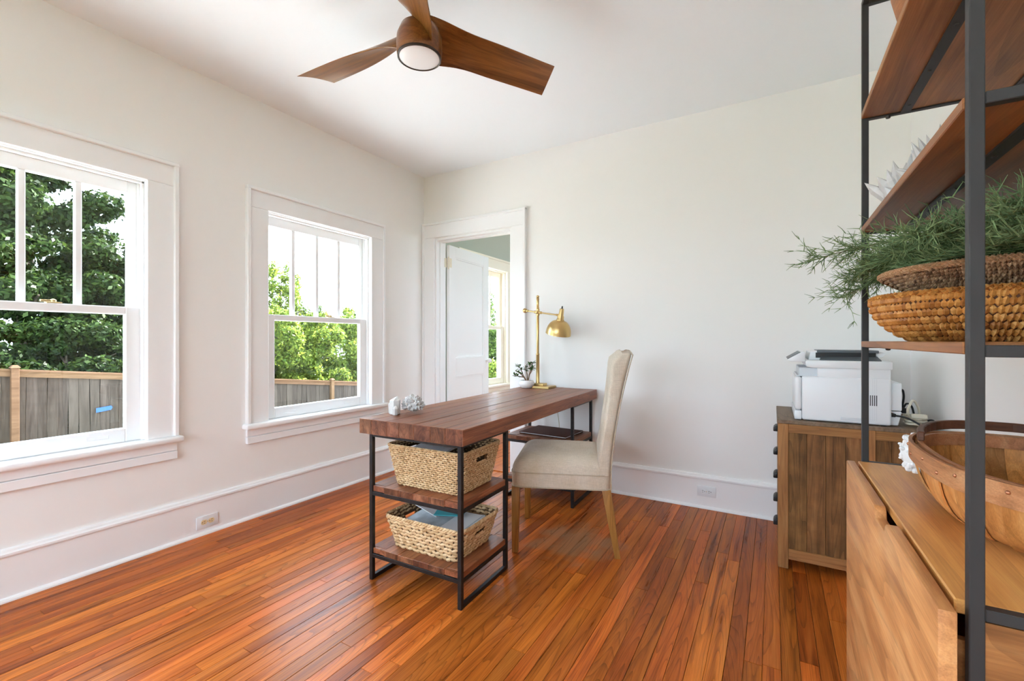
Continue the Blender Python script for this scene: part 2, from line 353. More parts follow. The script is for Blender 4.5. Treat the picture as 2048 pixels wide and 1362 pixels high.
# ------------------------------------------------------------------ building helpers
XF = {}
class MB:
    """collects shapes, then links them as one mesh object"""
    def __init__(s):
        s.v = []; s.f = []; s.mi = []; s.cur = 0
    def add(s, vs, fs):
        o = len(s.v); s.v.extend([tuple(a) for a in vs]); s.f.extend([tuple(i + o for i in f) for f in fs]); s.mi.extend([s.cur] * len(fs))
        return s
    def box(s, lo, hi):
        (a, b, c), (d, e, f) = lo, hi
        return s.add([(a, b, c), (d, b, c), (d, e, c), (a, e, c), (a, b, f), (d, b, f), (d, e, f), (a, e, f)],
                     [(0, 3, 2, 1), (4, 5, 6, 7), (0, 1, 5, 4), (1, 2, 6, 5), (2, 3, 7, 6), (3, 0, 4, 7)])
    def hexa(s, b4, t4):
        return s.add(list(b4) + list(t4), [(0, 3, 2, 1), (4, 5, 6, 7), (0, 1, 5, 4), (1, 2, 6, 5), (2, 3, 7, 6), (3, 0, 4, 7)])
    def prism(s, poly, axis, a, b):
        """poly: 2-D points in the plane across the axis, extruded from a to b along it"""
        n = len(poly)
        def P(p, t):
            q = [0, 0, 0]; o = [i for i in range(3) if i != axis]; q[o[0]], q[o[1]] = p; q[axis] = t; return q
        vs = [P(p, a) for p in poly] + [P(p, b) for p in poly]
        fs = [tuple(range(n))[::-1], tuple(range(n, 2 * n))] + [(i, (i + 1) % n, (i + 1) % n + n, i + n) for i in range(n)]
        return s.add(vs, fs)
    def tube(s, pts, r, n=8, cap=True, closed=False):
        pts = [Vector(p) for p in pts]; k = len(pts)
        rs = r if isinstance(r, (list, tuple)) else [r] * k
        vs = []; up = None
        for i, p in enumerate(pts):
            if closed: d = pts[(i + 1) % k] - pts[i - 1]
            else: d = pts[min(i + 1, k - 1)] - pts[max(i - 1, 0)]
            d.normalize()
            if up is None:
                up = Vector((0, 0, 1)) if abs(d.z) < 0.9 else Vector((1, 0, 0))
            a = d.cross(up)
            if a.length < 1e-5: a = d.cross(Vector((0.3, 1, 0.2)))
            a.normalize(); b = a.cross(d).normalized(); up = b
            for j in range(n):
                t = 2 * pi * j / n
                vs.append(p + rs[i] * (cos(t) * a + sin(t) * b))
        fs = []
        for i in range(k if closed else k - 1):
            for j in range(n):
                i2 = (i + 1) % k
                fs.append((i * n + j, i * n + (j + 1) % n, i2 * n + (j + 1) % n, i2 * n + j))
        if cap and not closed:
            fs.append(tuple(range(n))[::-1]); fs.append(tuple(range((k - 1) * n, k * n)))
        return s.add(vs, fs)
    def lathe(s, prof, n=32, c=(0, 0, 0), cap=False):
        vs = []; fs = []; k = len(prof)
        for r, z in prof:
            for j in range(n):
                t = 2 * pi * j / n
                vs.append((c[0] + r * cos(t), c[1] + r * sin(t), c[2] + z))
        for i in range(k - 1):
            for j in range(n):
                fs.append((i * n + j, i * n + (j + 1) % n, (i + 1) * n + (j + 1) % n, (i + 1) * n + j))
        if cap:
            fs.append(tuple(range(n))[::-1]); fs.append(tuple(range((k - 1) * n, k * n)))
        return s.add(vs, fs)
    def grid(s, fn, nu, nv, closed_u=False):
        vs = [fn(i / (nu if closed_u else nu - 1), j / (nv - 1)) for j in range(nv) for i in range(nu)]
        fs = []
        for j in range(nv - 1):
            for i in range(nu if closed_u else nu - 1):
                i2 = (i + 1) % nu
                fs.append((j * nu + i, j * nu + i2, (j + 1) * nu + i2, (j + 1) * nu + i))
        return s.add(vs, fs)
    def ball(s, c, r, n=10, m=6, sx=1, sy=1, sz=1):
        c = Vector(c)
        vs = [c + Vector((0, 0, -r * sz))]
        for i in range(1, m):
            a = -pi / 2 + pi * i / m
            for j in range(n):
                t = 2 * pi * j / n
                vs.append(c + Vector((r * sx * cos(a) * cos(t), r * sy * cos(a) * sin(t), r * sz * sin(a))))
        vs.append(c + Vector((0, 0, r * sz)))
        fs = [(0, 1 + (j + 1) % n, 1 + j) for j in range(n)]
        for i in range(m - 2):
            for j in range(n):
                a, b = 1 + i * n + j, 1 + i * n + (j + 1) % n
                fs.append((a, b, b + n, a + n))
        L = len(vs) - 1
        fs += [(L, 1 + (m - 2) * n + j, 1 + (m - 2) * n + (j + 1) % n) for j in range(n)]
        return s.add(vs, fs)
    def build(s, name, mats, parent=None, bevel=0.0, seg=1, smooth=False, world=True, angle=40, loc=None):
        if not isinstance(mats, (list, tuple)): mats = [mats]
        me = bpy.data.meshes.new(name)
        V = s.v
        if parent is not None and world:
            Mi = XF[parent].inverted()
            V = [tuple(Mi @ Vector(a)) for a in V]
        if loc is not None:
            V = [(a[0] - loc[0], a[1] - loc[1], a[2] - loc[2]) for a in V]
        me.from_pydata(V, [], s.f)
        for m in mats: me.materials.append(m)
        if len(mats) > 1: me.polygons.foreach_set('material_index', s.mi)
        if bevel > 0:
            bm = bmesh.new(); bm.from_mesh(me)
            bmesh.ops.recalc_face_normals(bm, faces=bm.faces)
            ed = [e for e in bm.edges if len(e.link_faces) == 2 and e.calc_face_angle(0) > radians(25)]
            bmesh.ops.bevel(bm, geom=ed, offset=bevel, segments=seg, profile=0.5, affect='EDGES', clamp_overlap=True)
            bm.to_mesh(me); bm.free()
        else:
            bm = bmesh.new(); bm.from_mesh(me); bmesh.ops.recalc_face_normals(bm, faces=bm.faces); bm.to_mesh(me); bm.free()
        if smooth or (bevel > 0 and seg > 1):
            me.polygons.foreach_set('use_smooth', [True] * len(me.polygons))
            me.set_sharp_from_angle(angle=radians(angle))
        me.update()
        o = bpy.data.objects.new(name, me); COL.objects.link(o)
        if parent is not None:
            o.parent = parent; XF[o] = XF[parent]
            if loc is not None: o.location = loc
        else:
            XF[o] = Matrix.Identity(4)
            if loc is not None: o.location = loc; XF[o] = Matrix.Translation(loc)
        return o

def B(lo, hi):
    return MB().box(lo, hi)

def fastmesh(name, V, F, mat, parent=None, kind=None):
    """numpy quads -> object"""
    me = bpy.data.meshes.new(name)
    V = np.asarray(V, dtype=np.float32); F = np.asarray(F, dtype=np.int32)
    if parent is not None:
        t = XF[parent].translation
        V = V - np.array(t, dtype=np.float32)
    me.vertices.add(len(V)); me.vertices.foreach_set('co', V.ravel())
    n, k = F.shape
    me.loops.add(n * k); me.loops.foreach_set('vertex_index', F.ravel())
    me.polygons.add(n); me.polygons.foreach_set('loop_start', np.arange(0, n * k, k, dtype=np.int32))
    me.update(calc_edges=True); me.validate()
    me.materials.append(mat)
    o = bpy.data.objects.new(name, me); COL.objects.link(o)
    if parent is not None: o.parent = parent; XF[o] = XF[parent]
    else: XF[o] = Matrix.Identity(4)
    if kind: o['kind'] = kind
    return o

def tag(o, label, cat, group=None):
    o['label'] = label; o['category'] = cat
    if group: o['group'] = group
    return o

def thing(name, label, cat, loc=(0, 0, 0), rz=0.0, group=None):
    o = bpy.data.objects.new(name, None); COL.objects.link(o)
    o.empty_display_size = 0.05
    o.location = loc; o.rotation_euler = (0, 0, rz)
    XF[o] = Matrix.Translation(loc) @ Matrix.Rotation(rz, 4, 'Z')
    if label: tag(o, label, cat, group)
    return o

def structure(o):
    o['kind'] = 'structure'; return o

def sthing(name, loc=(0, 0, 0)):
    return structure(thing(name, None, None, loc))

def copy_tree(o, parent=None):
    c = o.copy(); COL.objects.link(c); c.parent = parent
    for ch in list(o.children): copy_tree(ch, c)
    return c

# ------------------------------------------------------------------ room shell
YB = 3.357       # face of the back wall
YF = -2.0        # wall behind the camera
XR = 3.627       # right wall
H = 2.742
T = 0.15
ZS, ZT = 0.615, 2.02     # window opening
W1, W2, W3, W0, W4 = (0.212, 1.108), (1.785, 2.68), (4.03, 4.925), (-1.5, -0.6), (5.35, 6.245)  # the last two are unseen, added for more daylight

def wall_with_holes(name, mat, axis, p0, p1, a0, a1, holes, z1=H):
    """a wall slab across the axis, its openings left out as real gaps"""
    mb = MB()
    def bx(u0, u1, z0, z1_):
        if u1 - u0 < 1e-4 or z1_ - z0 < 1e-4: return
        if axis == 0: mb.box((p0, u0, z0), (p1, u1, z1_))
        else: mb.box((u0, p0, z0), (u1, p1, z1_))
    u = a0
    for (h0, h1, z0, zt) in sorted(holes):
        bx(u, h0, 0, z1); bx(h0, h1, 0, z0); bx(h0, h1, zt, z1); u = h1
    bx(u, a1, 0, z1)
    return structure(mb.build(name, mat))

hz = lambda w_: (w_[0] - 0.02, w_[1] + 0.02, ZS - 0.03, ZT + 0.02)
wall_with_holes('wall_left', M['wall'], 0, -T, 0, YF - .15, YB + 0.065, [hz(W0), hz(W1), hz(W2)])
wall_with_holes('wall_back', M['wall'], 1, YB, YB + 0.065, 0.0, XR + .15, [(0.145, 0.995, -0.01, 2.13)])
wall_with_holes('wall_right', M['wall'], 0, XR, XR + .15, YF - .15, YB, [])
wall_with_holes('wall_front', M['wall'], 1, YF - .15, YF, 0.0, XR, [(0.6, 3.0, 0.6, 2.25)])
structure(B((-T, YF - .15, H), (XR + .15, YB + .065, H + .12)).build('ceiling', M['ceil']))
# the room beyond the door
YN = 6.5
wall_with_holes('wall_beyond_left', M['green'], 0, -T, 0, YB + 0.065, YN + .15, [hz(W3), hz(W4)])
wall_with_holes('wall_beyond_near', M['green'], 1, YB + 0.065, YB + 0.13, 0.0, XR + .15, [(0.145, 0.995, -0.01, 2.13)])
wall_with_holes('wall_beyond_far', M['green'], 1, YN, YN + .15, 0.0, XR + .15, [])
wall_with_holes('wall_beyond_right', M['green'], 0, XR, XR + .15, YB + .13, YN, [(3.95, 5.95, 0.9, 2.2)])
structure(B((-T, YB + .065, H), (XR + .15, YN + .15, H + .12)).build('ceiling_beyond', M['ceil']))

# floor: a dark base with every strip laid on it
fl = structure(B((0, YF, -0.06), (XR, YN, -0.012)).build('floor', M['subfloor']))
SW = 0.0583
def plank_mb(mb, x0, x1, y0, y1, dz=0.0):
    c = 0.0009
    z0, z1 = -0.012, dz
    mb.add([(x0, y0, z0), (x1, y0, z0), (x1, y1, z0), (x0, y1, z0), (x0, y0, z1 - c), (x1, y0, z1 - c), (x1, y1, z1 - c), (x0, y1, z1 - c),
            (x0 + c, y0 + c, z1), (x1 - c, y0 + c, z1), (x1 - c, y1 - c, z1), (x0 + c, y1 - c, z1)],
           [(0, 1, 5, 4), (1, 2, 6, 5), (2, 3, 7, 6), (3, 0, 4, 7), (4, 5, 9, 8), (5, 6, 10, 9), (6, 7, 11, 10), (7, 4, 8, 11), (8, 9, 10, 11)])
rest = MB()
nstrip = int(XR / SW) + 1
rf = random.Random(11)
for i in range(nstrip):
    x0 = i * SW + rf.uniform(0.0003, 0.0009); x1 = min((i + 1) * SW - rf.uniform(0.0003, 0.0010), XR - 0.001)
    if x1 - x0 < 0.01: continue
    y = 0.05 - rf.uniform(0, 1.2)
    plank_mb(rest, x0, x1, YF + 0.002, y - 0.0008)
    while y < YB:
        L = rf.choice((0.7, 0.95, 1.2, 1.5, 1.8, 2.2)) * rf.uniform(0.85, 1.15)
        y1 = min(y + L, YB + 0.06)
        if YB - y1 < 0.25: y1 = YB + 0.06
        mb = MB(); plank_mb(mb, x0, x1, y, y1 - 0.0008, -rf.uniform(0, 0.0006))
        cx, cy = (x0 + x1) / 2, (y + y1) / 2
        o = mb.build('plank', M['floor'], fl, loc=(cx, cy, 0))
        y = y1
    plank_mb(rest, x0, x1, YB + 0.062, YN - 0.002)
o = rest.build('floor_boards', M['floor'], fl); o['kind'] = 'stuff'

# baseboards: board, moulded cap, shoe moulding
def baseboard(name, axis, face, sgn, a0, a1):
    t = sthing(name, (face, a0, 0) if axis == 0 else (a0, face, 0))
    def P(poly):
        pts = [(face + sgn * d, z) for d, z in poly]
        return MB().prism(pts, 1 - axis, a0, a1)
    P([(0, 0), (0.018, 0), (0.018, 0.197), (0, 0.197)]).build('board', M['trim'], t)
    P([(0, 0.197), (0.024, 0.197), (0.027, 0.203), (0.027, 0.212), (0.020, 0.218), (0.016, 0.226), (0.011, 0.231), (0, 0.231)]).build('cap_moulding', M['trim'], t)
    P([(0.018, 0), (0.034, 0), (0.033, 0.008), (0.029, 0.014), (0.023, 0.018), (0.018, 0.019)]).build('shoe_moulding', M['trim'], t)
    return t
baseboard('baseboard_left', 0, 0.0, 1, YF, YB)
baseboard('baseboard_back', 1, YB, -1, 1.14, XR)
baseboard('baseboard_right', 0, XR, -1, YF, YB - 0.03)
baseboard('baseboard_beyond', 0, 0.0, 1, YB + .15, YN)

# ------------------------------------------------------------------ windows
def window(name, y0, y1, paint, outer=None):
    t = sthing(name, (0, (y0 + y1) / 2, ZS))
    cw = 0.143
    fr = MB()
    fr.box((-T, y0 - 0.02, ZS - 0.03), (0.0, y0, ZT + 0.02)).box((-T, y1, ZS - 0.03), (0.0, y1 + 0.02, ZT + 0.02)).box((-T, y0, ZT), (0.0, y1, ZT + 0.02))
    for (a, b) in ((y0, y0 + 0.012), (y1 - 0.012, y1)):
        fr.box((-0.036, a, ZS), (-0.018, b, ZT)).box((-0.081, a, ZS), (-0.074, b, ZT))
    fr.box((-0.036, y0, ZT - 0.012), (-0.018, y1, ZT))
    fr.build('jamb', paint, t, bevel=0.002)
    B((-T - 0.03, y0 - 0.02, ZS - 0.03), (-0.035, y1 + 0.02, ZS - 0.002)).build('sill', paint, t)
    for k, (a, b) in enumerate(((y0 - cw, y0), (y1, y1 + cw))):
        c = B((0, a, ZS), (0.02, b, ZT + 0.006)).build('casing', paint, t, bevel=0.003)
        bb = (a - 0.004, a + 0.02) if k == 0 else (b - 0.02, b + 0.004)
        B((0, bb[0], ZS), (0.034, bb[1], ZT + 0.138)).build('back_band', paint, c, bevel=0.004)
    c = B((0, y0 - cw, ZT + 0.006), (0.0205, y1 + cw, ZT + 0.135)).build('head_casing', paint, t, bevel=0.003)
    B((0, y0 - cw - .0055, ZT + 0.116), (0.0355, y1 + cw + .0055, ZT + 0.140)).build('back_band', paint, c, bevel=0.004)
    B((-0.042, y0 - 0.165, ZS - 0.034), (0.058, y1 + 0.165, ZS)).build('stool', paint, t, bevel=0.012, seg=3)
    ap = MB().box((0, y0 - cw, ZS - 0.13), (0.024, y1 + cw, ZS - 0.085)).box((0, y0 - cw, ZS - 0.083), (0.019, y1 + cw, ZS - 0.034))
    ap.build('apron', paint, t, bevel=0.003)
    # upper sash, outer track
    us = MB(); xa, xb = -0.118, -0.083
    us.box((xa, y0, 1.30), (xb, y0 + 0.05, ZT)).box((xa, y1 - 0.05, 1.30), (xb, y1, ZT)).box((xa, y0 + 0.05, 1.955), (xb, y1 - 0.05, ZT)).box((xa, y0 + 0.05, 1.30), (xb, y1 - 0.05, 1.335))
    s1 = us.build('upper_sash', paint, t, bevel=0.003)
    g0, g1 = y0 + 0.05, y1 - 0.05; step = (g1 - g0) / 4
    for k in range(1, 4):
        yc = g0 + k * step
        B((xa + .004, yc - 0.0135, 1.335), (xb - .002, yc + 0.0135, 1.955)).build('muntin', paint, s1, bevel=0.003)
    for k in range(4):
        B((-0.102, g0 + k * step + .004, 1.333), (-0.099, g0 + (k + 1) * step - .004, 1.957)).build('pane', M['glass'], s1)
    # lower sash, inner track
    ls = MB(); xa, xb = -0.073, -0.038
    ls.box((xa, y0, ZS), (xb, y0 + 0.078, 1.335)).box((xa, y1 - 0.075, ZS), (xb, y1, 1.335)).box((xa, y0 + 0.078, ZS), (xb, y1 - 0.075, 0.688)).box((xa, y0 + 0.078, 1.294), (xb, y1 - 0.075, 1.335))
    s2 = ls.build('lower_sash', paint, t, bevel=0.004)
    B((-0.057, y0 + .074, .684), (-0.054, y1 - .072, 1.298)).build('pane', M['glass'], s2)
    yc = (y0 + y1) / 2 + 0.1
    lock = MB().box((-0.074, yc - 0.028, 1.335), (-0.040, yc + 0.028, 1.341)).box((-0.068, yc - 0.045, 1.341), (-0.056, yc + 0.012, 1.352))
    lock.lathe([(0.011, 0), (0.011, 0.012), (0.004, 0.016)], 10, (-0.06, yc, 1.34))
    lock.build('sash_lock', M['lockbrass'], s2, bevel=0.002)
    for yl in (y0 + .19, y1 - .19):
        B((xb - .001, yl - .045, .645), (xb + .0025, yl + .045, .663)).build('finger_lift', paint, s2, bevel=0.002)
    pu = MB().box((-0.1, y1 - .0015, 1.80), (-0.088, y1 + .001, 1.88))
    pu.build('sash_pulley', M['iron'], t)
    MB().tube([(-0.094, y1 - .005, 1.85), (-0.094, y1 - .005, 1.34)], 0.0025, 6).build('sash_cord', paint, t)
    return t
window('window_1', *W1, M['trim'])
window('window_2', *W2, M['trim'])
window('window_3', *W3, M['warmlit'])
window('added_window_4', *W0, M['trim'])  # unseen window added behind the camera to let in daylight
window('added_window_6', *W4, M['warmlit'])  # unseen window added to brighten the next room

# large unseen window added behind the camera for more daylight: frame and panes
def plain_window(name, axis_y, x0, x1, z0, z1, n):
    t = sthing(name, ((x0 + x1) / 2, axis_y, z0))
    fr = MB(); a, b = axis_y - .05, axis_y + .05
    fr.box((x0, a, z0), (x1, b, z0 + .06)).box((x0, a, z1 - .06), (x1, b, z1))
    for k in range(n + 1):
        xc = x0 + (x1 - x0) * k / n
        lo = max(x0, xc - .03); hi = min(x1, xc + .03)
        fr.box((lo, a, z0 + .06), (hi, b, z1 - .06))
    fr.build('window_frame', M['trim'], t)
    for k in range(n):
        xa = x0 + (x1 - x0) * k / n + .02; xb = x0 + (x1 - x0) * (k + 1) / n - .02
        B((xa, axis_y - .003, z0 + .05), (xb, axis_y, z1 - .05)).build('pane', M['glass'], t)
plain_window('added_window_5', YF - .075, 0.6, 3.0, 0.6, 2.25, 3)

t7 = sthing('added_window_7', (XR + .07, 4.95, .9))  # unseen window added to light the next room and the open door
fr = MB()
fr.box((XR + .03, 3.95, .9), (XR + .12, 5.95, .96)).box((XR + .03, 3.95, 2.14), (XR + .12, 5.95, 2.2))
for yc in (3.98, 4.95, 5.92): fr.box((XR + .03, yc - .03, .96), (XR + .12, yc + .03, 2.14))
fr.build('window_frame', M['warmlit'], t7)
for ya_, yb2 in ((4.0, 4.93), (4.97, 5.9)): B((XR + .07, ya_, .95), (XR + .073, yb2, 2.15)).build('pane', M['glass'], t7)

# ------------------------------------------------------------------ doorway and open door
d = sthing('door_1', (0.57, YB, 0))
for (a, b, bb) in ((0.002, 0.145, (0.002, 0.022)), (0.995, 1.138, (1.118, 1.142))):
    c = B((a, YB - 0.02, 0), (b, YB, 2.137)).build('casing', M['trim'], d, bevel=0.003)
    B((bb[0], YB - 0.035, 0), (bb[1], YB, 2.279)).build('back_band', M['trim'], c, bevel=0.004)
c = B((0.002, YB - 0.0205, 2.137), (1.138, YB, 2.277)).build('head_casing', M['trim'], d, bevel=0.003)
B((0.002, YB - 0.034, 2.259), (1.142, YB, 2.281)).build('back_band', M['trim'], c, bevel=0.004)
jb = MB().box((0.145, YB - .004, 0), (0.163, YB + 0.135, 2.13)).box((0.977, YB - .004, 0), (0.995, YB + 0.135, 2.13)).box((0.163, YB - .004, 2.112), (0.977, YB + 0.135, 2.13))
jb.box((0.163, YB + .04, 0), (0.175, YB + .085, 2.112)).box((0.965, YB + .04, 0), (0.977, YB + .085, 2.112)).box((0.175, YB + .04, 2.10), (0.965, YB + .085, 2.112))
jb.build('jamb', M['trim'], d, bevel=0.002)
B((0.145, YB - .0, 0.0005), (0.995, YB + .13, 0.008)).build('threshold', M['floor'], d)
for (a, b) in ((0.0, 0.145), (0.995, 1.138)):
    B((a + .002, YB + .13, 0), (b, YB + .15, 2.137)).build('casing', M['warmlit'], d)
B((0.002, YB + .13, 2.137), (1.138, YB + .15, 2.277)).build('head_casing', M['warmlit'], d)
# leaf, swung open into the next room; authored along +u from the hinge
ang = radians(93.0)
hx, hy = 0.197, YB + 0.150
U = Vector((cos(ang), sin(ang), 0)); Nn = Vector((sin(ang), -cos(ang), 0))   # Nn faces the camera side (+x)
def LP(u, n, z): return Vector((hx, hy, 0)) + U * u + Nn * n + Vector((0, 0, z))
def lbox(mb, u0, u1, n0, n1, z0, z1):
    mb.hexa([LP(u0, n0, z0), LP(u1, n0, z0), LP(u1, n1, z0), LP(u0, n1, z0)], [LP(u0, n0, z1), LP(u1, n0, z1), LP(u1, n1, z1), LP(u0, n1, z1)])
    return mb
LW = 0.765
lf = MB()
lbox(lf, 0, .11, -.035, 0, .01, 2.095); lbox(lf, LW - .11, LW, -.035, 0, .01, 2.095)
lbox(lf, .11, LW - .11, -.035, 0, 1.985, 2.095); lbox(lf, .11, LW - .11, -.035, 0, .79, .98); lbox(lf, .11, LW - .11, -.035, 0, .01, .21)
leaf = lf.build('door_leaf', M['trim'], d, bevel=0.002)
for (z0, z1) in ((.98, 1.985), (.21, .79)):
    p = MB(); lbox(p, .11, LW - .11, -.028, -.015, z0, z1); p.build('door_panel', M['trim'], leaf)
    mo = MB()
    for (a, b, c0, c1) in ((.11, .122, z0, z1), (LW - .122, LW - .11, z0, z1), (.122, LW - .122, z0, z0 + .012), (.122, LW - .122, z1 - .012, z1)):
        lbox(mo, a, b, -.016, -.005, c0, c1)
    mo.build('panel_moulding', M['trim'], leaf)
kb = MB().ball(LP(LW - .055, .045, .93), .026, 14, 9)
kb.tube([LP(LW - .055, 0, .93), LP(LW - .055, .045, .93)], .01, 10)
kb.build('door_knob', M['ceramic'], leaf, smooth=True)
pl = MB(); lbox(pl, LW - .075, LW - .035, 0, .003, .84, 1.0); pl.build('lock_plate', M['trim'], leaf)
for z in (1.92, .25):
    h = MB()
    h.tube([(hx - .012, hy + .0, z - .05), (hx - .012, hy + .0, z + .05)], .009, 10)
    h.box((.163, hy - .035, z - .045), (.168, hy - .002, z + .045))
    lbox(h, .0, .035, -.001, .003, z - .045, z + .045)
    h.ball((hx - .012, hy, z + .055), .008, 8, 5).ball((hx - .012, hy, z - .055), .008, 8, 5)
    h.build('hinge', M['hinge'], d)

# ------------------------------------------------------------------ electrical outlets
def outlet(label, origin, ux, n, mat_face, group=None):
    """plate lies with its length along ux on a surface with normal n"""
    o = thing('electrical_outlet', label, 'outlet', origin, 0)
    ux = Vector(ux); n = Vector(n); up = Vector((0, 0, 1)); c = Vector(origin)
    def P(u, v, w_): return c + ux * u + up * v + n * w_
    def bx(mb, u0, u1, v0, v1, w0, w1):
        mb.hexa([P(u0, v0, w0), P(u1, v0, w0), P(u1, v0, w1), P(u0, v0, w1)], [P(u0, v1, w0), P(u1, v1, w0), P(u1, v1, w1), P(u0, v1, w1)]); return mb
    bx(MB(), -.06, .06, -.036, .036, 0, .006).build('cover_plate', M['white_plastic'], o, bevel=0.003, seg=2)
    for s in (-1, 1):
        r = MB(); k = 18
        ring = [(s * .02 + .0165 * cos(2 * pi * i / k), max(-.0135, min(.0135, .0165 * sin(2 * pi * i / k)))) for i in range(k)]
        vs = [P(u, v, .005) for u, v in ring] + [P(u, v, .0085) for u, v in ring]
        r.add(vs, [tuple(range(k)), tuple(range(k, 2 * k))] + [(i, (i + 1) % k, (i + 1) % k + k, i + k) for i in range(k)])
        rc = r.build('receptacle', mat_face, o)
        sl = MB()
        for vv, hh in ((.0055, .0045), (-.0055, .0035)):
            bx(sl, s * .02 - .003 - hh, s * .02 - .003 + hh, vv - .0012, vv + .0012, .0083, .0088)
        sl.tube([P(s * .02 + .009, 0, .0083), P(s * .02 + .009, 0, .0088)], .0024, 8)
        sl.build('slots', M['black'], rc)
    MB().tube([P(0, 0, .006), P(0, 0, .0075)], .0028, 8).build('screw', M['lockbrass'], o)
    return o
outlet('white outlet plate with two ivory sockets on the baseboard below the windows', (0.0185, 1.405, 0.075), (0, -1, 0), (1, 0, 0), M['ivory'])
outlet('all white outlet plate on the baseboard beside the printer cabinet', (2.552, YB - 0.0185, 0.118), (1, 0, 0), (0, -1, 0), M['white_plastic'])

# ------------------------------------------------------------------ desk
DK = thing('desk', 'long desk with thick reclaimed wood top on black iron pedestals', 'desk', (1.7982, 1.5465, 0), 0.0278)
LD, WD, PD, LT = 1.7416, 0.5406, 0.41, 0.02
ZD = 0.7814
ov = 0.032
x0, x1, y0, y1 = -WD - ov, ov, -ov, LD + .01
tt = B((x0 + .003, y0 + .003, ZD - .068), (x1 - .003, y1 - .003, ZD - .004)).build('tabletop', M['desk'], DK, world=False)
XF[tt] = XF[DK]
rd = random.Random(5)
wid = [.082, .094, .075, .088, .092, .081]
wid.append((x1 - x0) - sum(wid)); xx = x0
for wv in wid:
    a, b = xx + .0005, xx + wv - .0005
    mb = MB(); dz = rd.uniform(0, .0012)
    mb.cur = 0; mb.box((a, y0 - rd.uniform(0, .0008), ZD - .07 - dz), (b, y1, ZD - dz))
    o = mb.build('plank', [M['desk'], M['deskend']], tt, bevel=0.0018, world=False, loc=((a + b) / 2, 0, ZD - .035))
    for p in o.data.polygons:
        if abs(p.normal.y) > 0.8: p.material_index = 1
    xx += wv
def pedestal(ya, yb):
    L = LT
    for (lx, ly) in ((-L, ya), (-L, yb - L), (-WD, ya), (-WD, yb - L)):
        B((lx, ly, 0), (lx + L, ly + L, ZD - .07)).build('leg', M['iron'], DK, bevel=0.0015, world=False)
    def rail(lo, hi): B(lo, hi).build('rail', M['iron'], DK, bevel=0.0012, world=False)
    for z in (ZD - .07 - L, .409, .110):
        zz = z + (L if z > .5 else .018)
        rail((-WD + L, ya + .001, z), (-L, ya + L - .001, zz)); rail((-WD + L, yb - L + .001, z), (-L, yb - .001, zz))
        rail((-WD + .001, ya + L, z), (-WD + L - .001, yb - L, zz)); rail((-L + .001, ya + L, z), (-.001, yb - L, zz))
    for lx in (-WD, -L):
        B((lx + .001, ya + L, 0.0), (lx + L - .001, yb - L, L)).build('floor_bar', M['iron'], DK, bevel=0.0012, world=False)
    for zt, th in ((.458, .031), (.157, .028)):
        sh = B((-WD + .022, ya + .006, zt - th + .002), (-.022, yb - .006, zt - .003)).build('shelf', M['desk'], DK, world=False)
        n = 6; ww = (WD - 0.006) / n
        for k in range(n):
            a = -WD + .003 + k * ww
            e0 = ya + .002 if 0 < k < n - 1 else ya + L + .0005
            e1 = yb - .002 if 0 < k < n - 1 else yb - L - .0005
            o = B((a + .0005, e0, zt - th), (a + ww - .0005, e1, zt - rd.uniform(0, .0015))).build('plank', [M['desk'], M['deskend']], sh, bevel=0.0015, world=False, loc=(a + ww / 2, (ya + yb) / 2, zt - th / 2))
            for p in o.data.polygons:
                if abs(p.normal.y) > 0.8: p.material_index = 1
pedestal(0.0, PD)
pedestal(LD - PD, LD)

# ------------------------------------------------------------------ woven baskets under the desk
def rounded_rect(hx_, hy_, r, step):
    """points with tangents round a rounded rectangle"""
    pts = []
    def seg(a, b):
        a = Vector(a); b = Vector(b); n = max(1, int((b - a).length / step))
        for i in range(n): pts.append(a + (b - a) * i / n)
    def arc(c, t0):
        n = max(2, int(r * pi / 2 / step))
        for i in range(n):
            t = t0 + pi / 2 * i / n; pts.append(Vector((c[0] + r * cos(t), c[1] + r * sin(t))))
    seg((hx_, -hy_ + r), (hx_, hy_ - r)); arc((hx_ - r, hy_ - r), 0)
    seg((hx_ - r, hy_), (-hx_ + r, hy_)); arc((-hx_ + r, hy_ - r), pi / 2)
    seg((-hx_, hy_ - r), (-hx_, -hy_ + r)); arc((-hx_ + r, -hy_ + r), pi)
    seg((-hx_ + r, -hy_), (hx_ - r, -hy_)); arc((hx_ - r, -hy_ + r), 3 * pi / 2)
    return pts

STV = None
def stitch(V, F, p, d, n_, L, R, RT):
    """a fat lens-shaped strand from p along d; d, n_ unit; b = d x n_"""
    b = d.cross(n_)
    o = len(V)
    for (t, k) in ((-1, .25), (-.45, .95), (.45, .95), (1, .25)):
        for (ca, sa) in ((1, 0), (0, 1), (-1, 0), (0, -1)):
            V.append(p + d * (t * L) + b * (ca * R * k) + n_ * (sa * RT * k))
    for i in range(3):
        for j in range(4):
            F.append((o + i * 4 + j, o + i * 4 + (j + 1) % 4, o + (i + 1) * 4 + (j + 1) % 4, o + (i + 1) * 4 + j))
    F.append((o + 3, o + 2, o + 1, o)); F.append((o + 12, o + 13, o + 14, o + 15))

